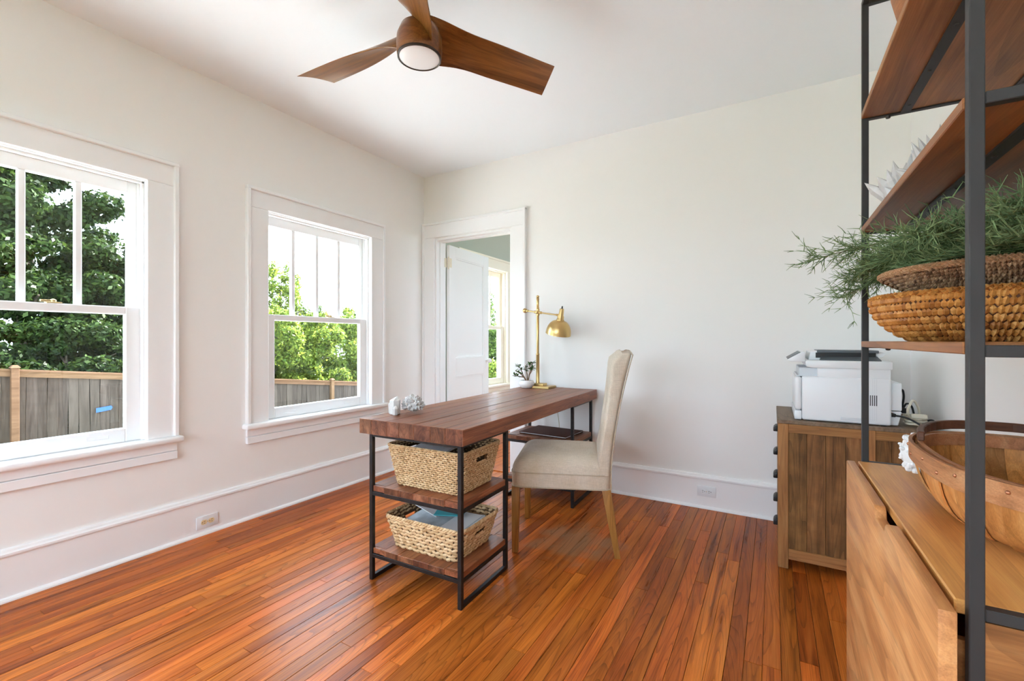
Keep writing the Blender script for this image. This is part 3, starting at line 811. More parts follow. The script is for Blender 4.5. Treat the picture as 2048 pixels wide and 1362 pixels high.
def woven_basket(name, label, c, rz, bx_, by_, tx_, ty_, h, rows, step, hole, seed):
    t = thing(name, label, 'basket', c, rz)
    r_ = random.Random(seed)
    th = 0.007
    def half(z):
        k = z / h
        return bx_ + (tx_ - bx_) * k, by_ + (ty_ - by_) * k
    def inhole(x, y, z):   # grip openings in the two short ends
        return abs(y) < hole[0] and hole[1] < z < hole[2] and abs(x) > min(bx_, tx_) * 0.9
    # thin core wall that shows dark between the strands
    core = MB(); n = None
    zs = [h * i / 14 for i in range(15)]
    loops = []
    for z in zs:
        hx_, hy_ = half(z); loops.append([Vector((p.x, p.y, z)) for p in rounded_rect(hx_ - .004, hy_ - .004, .03, .012)])
    m = min(len(l) for l in loops)
    loops2 = []
    for z in zs:
        hx_, hy_ = half(z)
        base = rounded_rect(bx_ - .004, by_ - .004, .03, .012)
        loops2.append([Vector((p.x * (hx_ - .004) / (bx_ - .004), p.y * (hy_ - .004) / (by_ - .004), z)) for p in base])
    m = len(loops2[0]); vs = [p for l in loops2 for p in l]; fs = []
    for i in range(len(zs) - 1):
        for j in range(m):
            q = (i * m + j, i * m + (j + 1) % m, (i + 1) * m + (j + 1) % m, (i + 1) * m + j)
            cc = sum((vs[a] for a in q), Vector()) / 4
            if inhole(cc.x, cc.y, cc.z): continue
            fs.append(q)
    fs.append(tuple(range(m)))
    core.add(vs, fs)
    o = core.build('inner_wall', M['weavecore'], t, world=False)
    md = o.modifiers.new('solid', 'SOLIDIFY'); md.thickness = 0.005; md.offset = 0
    V, F = [], []
    rh = h / rows
    for i in range(rows):
        z = (i + .5) * rh; hx_, hy_ = half(z)
        pts = rounded_rect(hx_, hy_, .03, step)
        k = len(pts)
        for j in range(k):
            p = pts[j]; q = pts[(j + 1) % k]; mid = (p + q) / 2
            d2 = (q - p); L = d2.length; d2 = d2.normalized()
            nn = Vector((d2.y, -d2.x, 0))
            if inhole(mid.x, mid.y, z): continue
            up = 1 if (i + j) % 2 else -1
            dd = Vector((d2.x, d2.y, up * .28 * r_.uniform(.7, 1.25))).normalized()
            pp = Vector((mid.x, mid.y, z + r_.uniform(-.1, .1) * rh)) + nn * (th * .5 + r_.uniform(-.001, .0015) + (0.0018 if (i + j) % 2 else 0))
            stitch(V, F, pp, dd, nn, L * .66, rh * .50, th * .66)
            if step > 0.012 or i > rows - 4 or (i + j) % 3 == 0:      # inner face too
                stitch(V, F, pp - nn * th * 1.5, dd, -nn, L * .66, rh * .5, th * .4)
    # rolled rim
    hx_, hy_ = half(h)
    pts = rounded_rect(hx_, hy_, .03, step * .8); k = len(pts)
    for j in range(k):
        p = pts[j]; q = pts[(j + 1) % k]; mid = (p + q) / 2; d2 = (q - p); L = d2.length; d2.normalize()
        nn = Vector((d2.y, -d2.x, 0))
        stitch(V, F, Vector((mid.x, mid.y, h)) + nn * .002, Vector((d2.x, d2.y, .5)).normalized(), nn, L * .9, rh * .6, .008)
    # hole edging
    for s in (-1, 1):
        for (za, ) in ((hole[1],), (hole[2],)):
            for j in range(int(hole[0] * 2 / step)):
                y = -hole[0] + (j + .5) * step; hx2, _ = half(za)
                stitch(V, F, Vector((s * (hx2 + .002), y, za)), Vector((0, 1, .4)).normalized(), Vector((s, 0, 0)), step * .7, .004, .006)
    me = bpy.data.meshes.new('weave'); me.from_pydata([tuple(v) for v in V], [], F); me.materials.append(M['weave'])
    o = bpy.data.objects.new('weave', me); COL.objects.link(o); o.parent = t; XF[o] = XF[t]; o['kind'] = 'stuff'
    return t
cx, cy = 1.545, 1.752
woven_basket('woven_basket', 'tall straw coloured woven basket on the upper pedestal shelf of the desk', (cx, cy, .459), 0.0278, .186, .140, .222, .168, .193, 19, .0115, (.042, .125, .158), 1)
woven_basket('woven_basket', 'low chunky woven basket of papers on the lowest desk shelf', (1.532, 1.752, .158), 0.0278, .183, .142, .226, .165, .145, 9, .021, (.046, .078, .108), 2)

# papers in the baskets
def sheet_stack(name, label, c, size, rz, tilt, n, mats, cat='papers'):
    t = thing(name, label, cat, c, rz)
    for k in range(n):
        mb = MB(); nx = 8
        sx, sy = size
        jit = random.Random(k * 13 + n)
        ox, oy = jit.uniform(-.008, .008), jit.uniform(-.006, .006)
        def fn(u, v, dz):
            x = (u - .5) * sx + ox; y = (v - .5) * sy + oy
            return (x, y, x * tilt[0] + y * tilt[1] + k * .004 + .012 * sin(u * 3.0 + k) * (k % 2) + dz)
        mb.grid(lambda u, v: fn(u, v, .0035), nx, 4)
        mb.grid(lambda u, v: fn(u, v, 0), nx, 4)
        a = mb.v; L = nx * 4
        edge = [i for i in range(nx)] + [nx * j + nx - 1 for j in range(1, 4)] + [nx * 3 + i for i in range(nx - 2, -1, -1)] + [nx * j for j in (2, 1)]
        mb.f += [(edge[i], edge[(i + 1) % len(edge)], edge[(i + 1) % len(edge)] + L, edge[i] + L) for i in range(len(edge))]
        mb.mi = [0] * len(mb.f)
        mb.build('sheet', mats[k % len(mats)], t, world=False)
    return t
sheet_stack('magazine_pile', 'pile of grey printed papers lying in the low woven basket', (1.545, 1.752, .262), (.34, .22), 0.03, (.03, .05), 4, [M['paper'], M['greypaper'], M['paper'], M['greypaper']])
sheet_stack('brochure', 'teal brochure lying on the papers in the low basket', (1.555, 1.80, .298), (.15, .11), 0.35, (.03, .12), 1, [M['teal']], 'brochure')
sheet_stack('folded_paper', 'white curled paper standing up inside the low basket', (1.435, 1.79, .312), (.13, .15), 0.2, (-.40, .12), 1, [M['paper']], 'paper')
o = sheet_stack('paper_stack', 'white paper sheets showing inside the tall woven basket', (1.50, 1.78, .628), (.18, .24), 0.05, (0.02, .08), 2, [M['paper']])

# ------------------------------------------------------------------ things on the desk
def crystal(mb, base, dr, L, r, n=6, tip=.35, tw=0.0, lean=.15):
    dr = Vector(dr).normalized(); base = Vector(base)
    a = dr.cross(Vector((0.31, 0.2, 1)) if abs(dr.z) < .9 else Vector((1, .2, 0))).normalized(); b = dr.cross(a)
    vs = []
    for (t, k) in ((0, .95), (L * (1 - tip), 1.0)):
        for i in range(n):
            q = 2 * pi * i / n + tw; vs.append(base + dr * t + (a * cos(q) + b * sin(q)) * r * k)
    vs.append(base + dr * L + a * r * lean)
    fs = [(i, (i + 1) % n, (i + 1) % n + n, i + n) for i in range(n)] + [(n + i, n + (i + 1) % n, 2 * n) for i in range(n)] + [tuple(range(n))[::-1]]
    mb.add(vs, fs)
mb = MB(); crystal(mb, (1.288, 1.672, ZD), (-.03, .05, 1), .090, .028, 6, .22, .3, .75)
crystal(mb, (1.262, 1.682, ZD), (-.10, .03, 1), .068, .021, 6, .3, .1, -.6)
crystal(mb, (1.306, 1.655, ZD), (.06, -.05, 1), .048, .016, 6, .3, .5, .5)
tag(mb.build('quartz_point', M['quartz'], bevel=0.0015, loc=(1.28, 1.675, ZD)), 'upright clear quartz point on the near end of the desk', 'crystal')
mb = MB(); rc = random.Random(3)
mb.ball((1.345, 1.745, ZD + .042), .036, 12, 8, 1.35, 1.0, .95)
for k in range(150):
    th, ph = rc.uniform(0, 2 * pi), rc.uniform(-.55, 1.45)
    dr = Vector((cos(th) * cos(ph) * 1.3, sin(th) * cos(ph), sin(ph)))
    b0 = Vector((1.345, 1.745, ZD + .042)) + Vector((dr.x * .036, dr.y * .036, dr.z * .033))
    dd = (dr + Vector((rc.uniform(-.4, .4), rc.uniform(-.4, .4), rc.uniform(-.2, .4)))).normalized()
    L = rc.uniform(.010, .026)
    if (b0 + dd * L).z < ZD + .001: continue
    crystal(mb, b0, dd, L, rc.uniform(.004, .009), 5, .4, rc.random())
tag(mb.build('crystal_cluster', M['quartz'], loc=(1.345, 1.745, ZD)), 'white crystal cluster beside the clear quartz point on the desk', 'crystal')

# desk lamp
LX, LY = 1.327, 3.195
lp = thing('desk_lamp', 'brass desk lamp with dome shade at the far end of the desk', 'lamp', (LX, LY, ZD))
B((LX - .02, LY - .075, ZD), (LX + .13, LY + .06, ZD + .018)).build('base', M['brass'], lp, bevel=0.002)
B((LX - .02, LY - .035, ZD + .018), (LX + .065, LY + .035, ZD + .036)).build('base_step', M['brass'], lp, bevel=0.002)
po = MB().lathe([(.016, .036), (.0145, .045), (.0135, .26), (.0145, .262), (.0145, .268), (.0105, .272), (.0105, .63), (.0125, .632), (.0125, .636), (.0105, .638), (.0105, .70), (.0125, .702), (.0125, .708), (.008, .712)], 20, (LX, LY, ZD))
po.ball((LX, LY, ZD + .722), .0125, 14, 9)
po.build('pole', M['brass'], lp, smooth=True, angle=50)
zj = ZD + .598
ad = Vector((.985, -.12, -.15)).normalized()
J = Vector((LX, LY, zj))
j = MB().ball(J, .02, 14, 9, 1, 1, .9)
j.tube([J + ad * -.03, J + ad * .035], .011, 12).tube([J + Vector((0, 0, -.026)), J + Vector((0, 0, .026))], .0145, 14)
j.tube([J + Vector((.0, -.03, 0)), J + Vector((0, .0, 0))], .008, 10)
j.build('swivel_joint', M['brass'], lp, smooth=True)
E0 = J - ad * .125; E1 = J + ad * .205
am = MB().tube([E0, E1], .006, 10); am.ball(E0, .02, 14, 9); am.tube([E0, E0 + ad * .03], .011, 10).tube([E1 - ad * .03, E1], .009, 10)
am.build('arm', M['brass'], lp, smooth=True)
# head: dome, socket and switch, tipped a little
HS = E1 + Vector((.012, -.002, .0))
tiltM = Matrix.Translation(HS) @ Matrix.Rotation(radians(13), 4, 'Y') @ Matrix.Rotation(radians(8), 4, 'X')
def head(prof, n=32): 
    m = MB().lathe(prof, n); m.v = [tuple(tiltM @ Vector(v)) for v in m.v]; return m
head([(.0, .052), (.014, .052), (.017, .046), (.020, .0), (.026, -.012), (.026, -.03), (.030, -.034), (.030, -.042), (.0, -.042)], 24).build('socket', M['brass'], lp, smooth=True, angle=50)
dome = [(.026 + (.098 - .026) * sin(a), -.042 - .105 * (1 - cos(a))) for a in [i / 14 * pi / 2 for i in range(15)]]
dome[-1] = (.098, -.147)
sh = head(dome + [(.0985, -.150), (.096, -.150)], 40).build('shade', M['brass'], lp, smooth=True, angle=60)
head([(r - .0025, z - .002) for r, z in dome], 40).build('shade_lining', M['shadein'], sh, smooth=True)
bl = head([(0, -.125), (.018, -.12), (.028, -.10), (.024, -.075), (.014, -.05), (.012, -.042)], 18).build('bulb', M['shadein'], sh, smooth=True)
head([(.0, .072), (.005, .070), (.006, .052), (0, .052)], 12).build('switch', M['black'], lp, smooth=True)
cord = [(LX + .10, LY + .058, ZD + .008), (LX + .115, LY + .095, ZD + .01), (LX + .12, LY + .108, ZD - .03), (LX + .122, LY + .112, ZD - .2), (LX + .135, LY + .108, .50), (LX + .15, LY + .112, .30), (LX + .16, LY + .105, .05), (LX + .17, LY + .09, .005)]
MB().tube(cord, .0032, 8).build('cord', M['cable'], lp, smooth=True)

# succulent in a white bowl
PX, PY = 1.268, 3.118
sp = thing('potted_jade_plant', 'small jade plant in a round white pot beside the desk lamp', 'plant', (PX, PY, ZD))
MB().lathe([(.0, .0), (.036, .0), (.046, .006), (.060, .026), (.062, .040), (.056, .056), (.049, .062), (.046, .060), (.052, .05), (.0, .046)], 32, (PX, PY, ZD)).build('pot', M['ceramic'], sp, smooth=True, angle=60)
MB().lathe([(.0, .052), (.03, .053), (.0505, .05)], 20, (PX, PY, ZD)).build('soil', M['soil'], sp)
rj = random.Random(21)
lv = MB()
def jleaf(p, dr, L, wd):
    dr = Vector(dr).normalized(); s = dr.cross(Vector((0, 0, 1)));
    if s.length < .05: s = Vector((1, 0, 0))
    s.normalize(); u = s.cross(dr)
    vs = [p]; 
    for (t, k) in ((.3, .75), (.65, 1), (.9, .6)):
        for (a, b) in ((1, 0), (0, .3), (-1, 0), (0, -.3)):
            vs.append(p + dr * L * t + s * wd * k * a + u * wd * k * b)
    vs.append(p + dr * L)
    fs = [(0, 1 + (i + 1) % 4, 1 + i) for i in range(4)]
    for q in range(2):
        for i in range(4): fs.append((1 + q * 4 + i, 1 + q * 4 + (i + 1) % 4, 5 + q * 4 + (i + 1) % 4, 5 + q * 4 + i))
    fs += [(13, 9 + i, 9 + (i + 1) % 4) for i in range(4)]
    lv.add(vs, fs)
base = Vector((PX, PY, ZD + .05))
stems = [[(.0, 0, 0), (-.02, -.01, .035), (-.05, -.02, .065), (-.085, -.03, .085)], [(0, 0, 0), (-.03, 0, .045), (-.055, .0, .10), (-.075, -.01, .125)],
         [(.008, 0, 0), (.0, .01, .05), (-.01, .01, .09), (-.018, .01, .125)], [(.012, 0, 0), (.02, .005, .05), (.036, .0, .10), (.02, 0, .155)],
         [(.02, 0, .05), (.045, 0, .085), (.055, 0, .115)], [(.03, .0, .1), (.045, .01, .13), (.048, .01, .155)],
         [(-.02, -.01, .035), (-.06, -.02, .04), (-.095, -.03, .05)]]
for s_ in stems:
    P_ = [base + Vector(a) for a in s_]
    MB().tube(P_, [.005 - .0025 * i / (len(P_) - 1) for i in range(len(P_))], 7).build('stem', M['jadestem'], sp, smooth=True)
    for i in range(13):
        t = rj.uniform(.55, 1.0) * (len(P_) - 1); k = min(int(t), len(P_) - 2); p = P_[k].lerp(P_[k + 1], t - k)
        dr = Vector((rj.uniform(-1, 1), rj.uniform(-1, 1), rj.uniform(-.3, 1.0)))
        jleaf(p, dr, rj.uniform(.022, .036), rj.uniform(.006, .010))
o = lv.build('foliage', M['jade'], sp, smooth=True)

# leather folder on the far pedestal
fo = thing('leather_folder', 'dark brown leather folder on the far pedestal shelf', 'folder', (1.497, 3.085, .4585), -0.06)
B((-.195, -.145, 0), (.195, .145, .004)).build('back_cover', M['leather'], fo, bevel=0.0015, world=False)
B((-.188, -.139, .004), (.190, .139, .010)).build('pages', M['paper'], fo, world=False)
B((-.195, -.145, .010), (.195, .145, .014)).build('front_cover', M['leather'], fo, bevel=0.0015, world=False)

# ------------------------------------------------------------------ chair
CH = thing('dining_chair', 'high backed oatmeal linen chair with honey wood legs at the desk', 'chair', (1.903, 2.456, 0), radians(200.1))
def spow(v, e): return math.copysign(abs(v) ** e, v)
# seat: boxed apron, then the domed cushion
SF, SBk = 0.298, -0.238
def halfw(x):
    k = (x - SBk) / (SF - SBk); return .238 + (.262 - .238) * k
ap = MB()
N_ = 20
def seat_ring(z, grow=0.0, n=64, e=.16):
    out = []
    for i in range(n):
        t = 2 * pi * i / n
        cx_, cy_ = spow(cos(t), e * 1.0), spow(sin(t), e * 1.0)
        x = (SF + SBk) / 2 + cx_ * ((SF - SBk) / 2 + grow)
        out.append(Vector((x, cy_ * (halfw(x) + grow), z)))
    return out
def loft(rings, closed_top=True, closed_bot=True):
    mb = MB(); n = len(rings[0]); vs = [p for r in rings for p in r]; fs = []
    for i in range(len(rings) - 1):
        for j_ in range(n): fs.append((i * n + j_, i * n + (j_ + 1) % n, (i + 1) * n + (j_ + 1) % n, (i + 1) * n + j_))
    if closed_bot: fs.append(tuple(range(n))[::-1])
    if closed_top: fs.append(tuple(range((len(rings) - 1) * n, len(rings) * n)))
    return mb.add(vs, fs)
loft([seat_ring(.358, -.004), seat_ring(.360, 0), seat_ring(.40, .0015), seat_ring(.437, 0)]).build('seat_apron', M['linen'], CH, smooth=True, world=False)
rings = []
for k in range(13):
    a = k / 12 * pi / 2
    r0 = seat_ring(.437, 0)
    sca = cos(a) ** .38 if k < 12 else 0.02
    cxm = (SF + SBk) / 2
    rings.append([Vector((cxm + (p.x - cxm) * sca, p.y * sca, .437 + .098 * sin(a) ** .9)) for p in r0])
loft(rings, True, False).build('seat_cushion', M['linen'], CH, smooth=True, world=False, angle=75)
for z in (.4375, .361):
    MB().tube(seat_ring(z, .002), .0034, 6, closed=True).build('piping', M['piping'], CH, smooth=True, world=False)
# back: leaning slab with curved profile
def back_profile(z):
    """front and rear x of the back at height z (chair local, +x is forward)"""
    k = (z - .437) / (1.075 - .437)
    front = -.148 - .090 * k - .012 * sin(pi * k)
    if k < 0.12: front += -.02 * (1 - k / .12)
    rear = -.238 - .015 * k - .095 * k ** 1.7
    return front, rear
def bhw(z): return .240 + .004 * (z - .437)
bk = MB()
NZ = 22
secs = []
for i in range(NZ):
    k = i / (NZ - 1); z = .437 + (1.078 - .437) * k
    f_, r_ = back_profile(min(z, 1.075)); hw = bhw(z)
    top = max(0.0, (k - .93) / .07)
    f2 = f_ - (f_ - r_) * .38 * top ** 2; 
    ring = []
    for q in range(40):
        t = 2 * pi * q / 40
        x = (f2 + r_) / 2 + spow(cos(t), .45) * (f2 - r_) / 2
        y = spow(sin(t), .22) * hw
        crown = .016 * (1 - abs(y / hw) ** 2.5) * max(0, (k - .6) / .4) ** 2; y *= 1 - .035 * top ** 2
        ring.append(Vector((x, y, z + crown)))
    secs.append(ring)
r_l = secs[-1]; cxm = sum(p.x for p in r_l) / len(r_l)
secs.append([Vector((cxm + (p.x - cxm) * .86, p.y * .98, p.z + .006)) for p in r_l])
secs.append([Vector((cxm + (p.x - cxm) * .55, p.y * .95, p.z + .010)) for p in r_l])
loft(secs, True, False).build('backrest', M['linen'], CH, smooth=True, world=False, angle=75)
for s in (-1, 1):
    P_ = []
    for i in range(24):
        z = .365 + (1.082 - .365) * i / 23
        f_, r_ = back_profile(max(z, .437)); P_.append((r_ + .001 if z > .437 else SBk, s * (bhw(z) - .001), z))
    MB().tube(P_, .0034, 6).build('piping', M['piping'], CH, smooth=True, world=False)
f_, r_ = back_profile(1.075)
MB().tube([(r_ + .002, -bhw(1.08) + .004 + 2 * (bhw(1.08) - .004) * i / 16, 1.082 + .016 * (1 - abs(2 * i / 16 - 1) ** 2.5)) for i in range(17)], .0034, 6).build('piping', M['piping'], CH, smooth=True, world=False)
# legs: front straight and tapered, rear splayed back
def tleg(xt, yt, wt, xb, yb, wb, ztop=.36):
    h1, h2 = wt / 2, wb / 2
    return MB().hexa([(xb - h2, yb - h2, 0), (xb + h2, yb - h2, 0), (xb + h2, yb + h2, 0), (xb - h2, yb + h2, 0)],
                     [(xt - h1, yt - h1, ztop), (xt + h1, yt - h1, ztop), (xt + h1, yt + h1, ztop), (xt - h1, yt + h1, ztop)])
for s in (-1, 1):
    tleg(.272, s * .236, .044, .276, s * .240, .033).build('leg', M['chairleg'], CH, bevel=0.003, seg=2, world=False)
    tleg(-.212, s * .212, .046, -.272, s * .222, .030).build('leg', M['chairleg'], CH, bevel=0.003, seg=2, world=False)

# ------------------------------------------------------------------ ceiling fan
FX, FY, FZ = 1.611, 1.494, 2.389
fn = thing('ceiling_fan', 'brown wooden three blade ceiling fan with round white light', 'ceiling fan', (FX, FY, H))
MB().lathe([(0, 0), (.075, 0), (.075, -.02), (.06, -.045), (.02, -.055), (0, -.055)], 28, (FX, FY, H)).build('canopy', M['fanwood'], fn, smooth=True)
MB().tube([(FX, FY, H - .05), (FX, FY, FZ + .12)], .012, 14).build('downrod', M['fanring'], fn, smooth=True)
MB().lathe([(0, .16), (.03, .16), (.055, .15), (.080, .13), (.096, .09), (.0985, .06), (.098, .032), (.096, .012), (.093, .004), (0, .004)], 44, (FX, FY, FZ)).build('hub', M['fanwood'], fn, smooth=True, angle=60)
MB().lathe([(.0865, .004), (.0945, .004), (.0945, .012), (.0945, .0), (.090, -.002), (.0865, .0)], 44, (FX, FY, FZ)).build('trim_ring', M['fanring'], fn, smooth=True)
MB().lathe([(0, -.008), (.03, -.0072), (.06, -.005), (.08, -.0015), (.0885, .003), (.0885, .006)], 44, (FX, FY, FZ)).build('light_diffuser', M['diffuser'], fn, smooth=True)
def sm(t): t = max(0, min(1, t)); return t * t * (3 - 2 * t)
for kb_ in range(3):
    a = 1.063 + kb_ * 2 * pi / 3
    dd = Vector((cos(a), sin(a), 0)); nn = Vector((-sin(a), cos(a), 0))
    NS, NC = 34, 12
    top, bot = [], []
    for i in range(NS):
        t = i / (NS - 1)
        r = .035 + (.692 - .035) * t
        pitch = radians(13.5 + 42 * math.exp(-(r - .06) / .14))
        ch = .186 - .018 * math.exp(-((r - .22) / .12) ** 2)
        zc = .102
        off = .012 * (1 - sm(r / .30))
        thk = .016 * (1 - t) + .006
        for j_ in range(NC):
            c_ = j_ / (NC - 1) * 2 - 1        # +1: the side along nn, which sits lower
            rr = r + .024 * c_ * sm((t - .35) / .65)
            if t > .97: rr += -.006 * c_ * c_
            camber = .012 * (1 - c_ * c_)
            p = Vector((FX, FY, FZ + zc)) + dd * rr + nn * (off + c_ * ch / 2 * cos(pitch)) + Vector((0, 0, -c_ * ch / 2 * sin(pitch)))
            nv = (Vector((0, 0, 1)) * cos(pitch) + nn * sin(pitch))
            hh = thk * (1 - .75 * abs(c_) ** 3) / 2
            top.append(p + nv * (camber + hh)); bot.append(p + nv * (camber - hh))
    mb = MB(); L = NS * NC
    vs = top + bot; fs = []
    for i in range(NS - 1):
        for j_ in range(NC - 1):
            q = (i * NC + j_, i * NC + j_ + 1, (i + 1) * NC + j_ + 1, (i + 1) * NC + j_)
            fs.append(q); fs.append(tuple(x + L for x in q[::-1]))
    for i in range(NS - 1):
        for j_ in (0, NC - 1):
            fs.append((i * NC + j_, (i + 1) * NC + j_, (i + 1) * NC + j_ + L, i * NC + j_ + L))
    for i in (0, NS - 1):
        for j_ in range(NC - 1): fs.append((i * NC + j_, i * NC + j_ + 1, i * NC + j_ + 1 + L, i * NC + j_ + L))
    mb.add(vs, fs)
    # author in the blade's own frame so that the grain runs along it
    o = mb.build('blade', M['fanwood'], fn, smooth=True, angle=55)
    R_ = Matrix.Rotation(a, 4, 'Z')
    o.data.transform(R_.inverted()); o.rotation_euler = (0, 0, a)

# ------------------------------------------------------------------ bookcase with drawer base
XB, YB0, YB1, DB = 3.171, 0.811, 1.6485, 0.405
TB = 0.0157
XE = XB + DB
bc = thing('bookcase', 'tall open bookcase of wood shelves in dark metal frame over a drawer base', 'bookcase', (XB, YB0, 0))
ZTOP = 2.14
for (px_, py_) in ((XB, YB0), (XB, YB1 - TB), (XE - TB, YB0), (XE - TB, YB1 - TB)):
    B((px_, py_, 0), (px_ + TB, py_ + TB, ZTOP)).build('post', M['steel'], bc, bevel=0.0012)
def brail(lo, hi, nm='rail'): return B(lo, hi).build(nm, M['steel'], bc, bevel=0.001)
for zt in (ZTOP, 1.808, 1.478, 1.149, .806):
    for yy in (YB0, YB1 - TB):
        brail((XB + TB, yy, zt - TB), (XE - TB, yy + TB, zt))
brail((XB, YB0 + TB, ZTOP - TB), (XB + TB, YB1 - TB, ZTOP)); brail((XE - TB, YB0 + TB, ZTOP - TB), (XE, YB1 - TB, ZTOP))
def bshelf(zt, bars=True):
    th = .0165
    s_ = B((XB - .002, YB0 + TB + .0005, zt - th + .004), (XE - .002, YB1 - TB - .0005, zt + .004)).build('shelf', M['shelf'], bc, bevel=0.0015)
    if bars:
        for xx_ in (XB + .085, XE - .105):
            bar = B((xx_, YB0 + TB + .004, zt - th - .0005), (xx_ + .022, YB1 - TB - .004, zt - th + .0035)).build('support_bar', M['steel'], s_)
            for k in range(5):
                yy = YB0 + .06 + k * (YB1 - YB0 - .12) / 4
                MB().lathe([(.0, -.0028), (.003, -.0022), (.0042, 0)], 8, (xx_ + .011, yy, zt - th - .0005)).build('screw', M['black'], s_)
for zt in (1.808, 1.478, 1.149): bshelf(zt)
for zt in (1.808, 1.478, 1.149):
    for yy in (YB0 + TB / 2, YB1 - TB / 2):
        for xx_ in (XB + .06, XE - .06):
            MB().lathe([(.0, -.007), (.005, -.006), (.007, 0)], 8, (xx_, yy, zt - TB)).build('bolt', M['black'], bc)
# drawer base
B((XB - .010, YB0 + TB + .001, .786), (XE - .004, YB1 - TB - .001, .8055)).build('cabinet_top', M['ctop'], bc, bevel=0.002)
B((XB + .004, YB0 + .003, .10), (XE - .004, YB0 + .0145, .788)).build('side_panel', M['shelfx'], bc)
B((XB + .004, YB1 - .0145, .10), (XE - .004, YB1 - .003, .788)).build('side_panel', M['shelfx'], bc)
B((XE - .014, YB0 + .02, .10), (XE - .006, YB1 - .02, .786)).build('back_panel', M['shelf'], bc)
B((XB + .004, YB0 + .0145, .10), (XE - .014, YB1 - .0145, .115)).build('bottom_panel', M['shelf'], bc)
# drawer front with a finger notch cut in its top edge
ya, yb_ = YB0 - .021, YB1 - .012
prof = [(ya, .125), (yb_, .125), (yb_, .8035), (1.222, .8035), (1.212, .797), (1.205, .780), (1.12, .780), (1.113, .797), (1.103, .8035), (ya, .8035)]
fr = MB().prism(prof, 0, XB - .036, XB - .016).build('drawer_front', M['front'], bc, bevel=0.0025, seg=2)
B((XB - .016, YB0 + .04, .20), (XB + .25, YB0 + .052, .74)).build('drawer_side', M['shelf'], fr)
B((XB - .016, YB1 - .052, .20), (XB + .25, YB1 - .04, .74)).build('drawer_side', M['shelf'], fr)

# ------------------------------------------------------------------ bowls and juniper on the middle shelf
def coil_basket(name, label, c, prof, rows, step, mat, core, tilt=.15, rim=None, seed=1):
    """coiled basket: prof(k) gives radius and height up the wall; stitches wrap every coil"""
    t = thing(name, label, 'basket', c, 0)
    P_ = [prof(i / 24) for i in range(25)]
    inner = [(max(r - .008, .0), z + .006) for r, z in P_][::-1]
    MB().lathe([(0, P_[0][1])] + P_ + inner + [(0, P_[0][1] + .006)], 56).build('core', core, t, smooth=True, world=False, angle=60)
    r_ = random.Random(seed); V, F = [], []
    for i in range(rows):
        k = (i + .5) / rows; r, z = prof(k); r2, z2 = prof(min(1, k + .02)); r1, z1 = prof(max(0, k - .02))
        sl = Vector((r2 - r1, 0, z2 - z1)).normalized(); seglen = sqrt((prof(min(1, k + .5 / rows))[0] - prof(max(0, k - .5 / rows))[0]) ** 2 + (prof(min(1, k + .5 / rows))[1] - prof(max(0, k - .5 / rows))[1]) ** 2)
        n = int(2 * pi * r / step); n = max(n, 12)
        for j_ in range(n):
            a = 2 * pi * (j_ + (i % 2) * .5 + r_.uniform(-.15, .15)) / n
            ra = Vector((cos(a), sin(a), 0)); ta = Vector((-sin(a), cos(a), 0))
            up = ra * sl.x + Vector((0, 0, sl.z)); nn = ra * sl.z - Vector((0, 0, sl.x))
            d_ = (up + ta * tilt * r_.uniform(.3, 1.6)).normalized()
            stitch(V, F, ra * r + Vector((0, 0, z)) + nn * r_.uniform(.0002, .0014), d_, nn, seglen * .53, step * .60, .0062)
    me = bpy.data.meshes.new('coils'); me.from_pydata([tuple(v) for v in V], [], F); me.materials.append(mat)
    o = bpy.data.objects.new('coils', me); COL.objects.link(o); o.parent = t; XF[o] = XF[t]; o['kind'] = 'stuff'
    if rim:
        V, F = [], []; r, z = prof(1); n = int(2 * pi * r / (step * 1.2))
        for s in (0, 1):
            for j_ in range(n):
                a = 2 * pi * (j_ + s * .5) / n; ra = Vector((cos(a), sin(a), 0)); ta = Vector((-sin(a), cos(a), 0))
                stitch(V, F, ra * (r - .003) + Vector((0, 0, z + .001)) + ra * .002, (ta * (1 if s else -1) * .9 + Vector((0, 0, .8))).normalized(), ra, rim[1], step * .42, .008)
        me = bpy.data.meshes.new('braided_rim'); me.from_pydata([tuple(v) for v in V], [], F); me.materials.append(rim[0])
        o = bpy.data.objects.new('braided_rim', me); COL.objects.link(o); o.parent = t; XF[o] = XF[t]; o['kind'] = 'stuff'
    return t
BX, BY = 3.345, 1.262
ZC = 1.153
coil_basket('coiled_bowl', 'orange coiled straw bowl on the middle shelf under the brown tray', (BX, BY, ZC),
            lambda k: (.125 + .081 * sin(min(1, k * 1.05) * pi / 2) ** .8, .002 + .088 * k ** 1.15), 7, .0085, M['coil'], M['coilcore'], .2, (M['coil'], .011), 3)
coil_basket('woven_tray', 'flat brown woven tray stacked on the orange coiled bowl', (BX + .008, BY - .004, ZC + .099),
            lambda k: (.12 + .078 * k ** .9, .002 + .040 * k ** 1.2), 9, .0062, M['tray'], M['traycore'], .18, (M['trayrim'], .010), 4)
MB().lathe([(.12, 0), (.128, .003), (.128, .008), (.12, .012)], 40, (BX, BY, ZC + .0895)).build('stand_ring', M['traycore'])
bpy.data.objects['stand_ring'].name = 'reed_ring'
tag(bpy.data.objects['reed_ring'], 'dark reed ring between the brown tray and the orange bowl', 'ring')

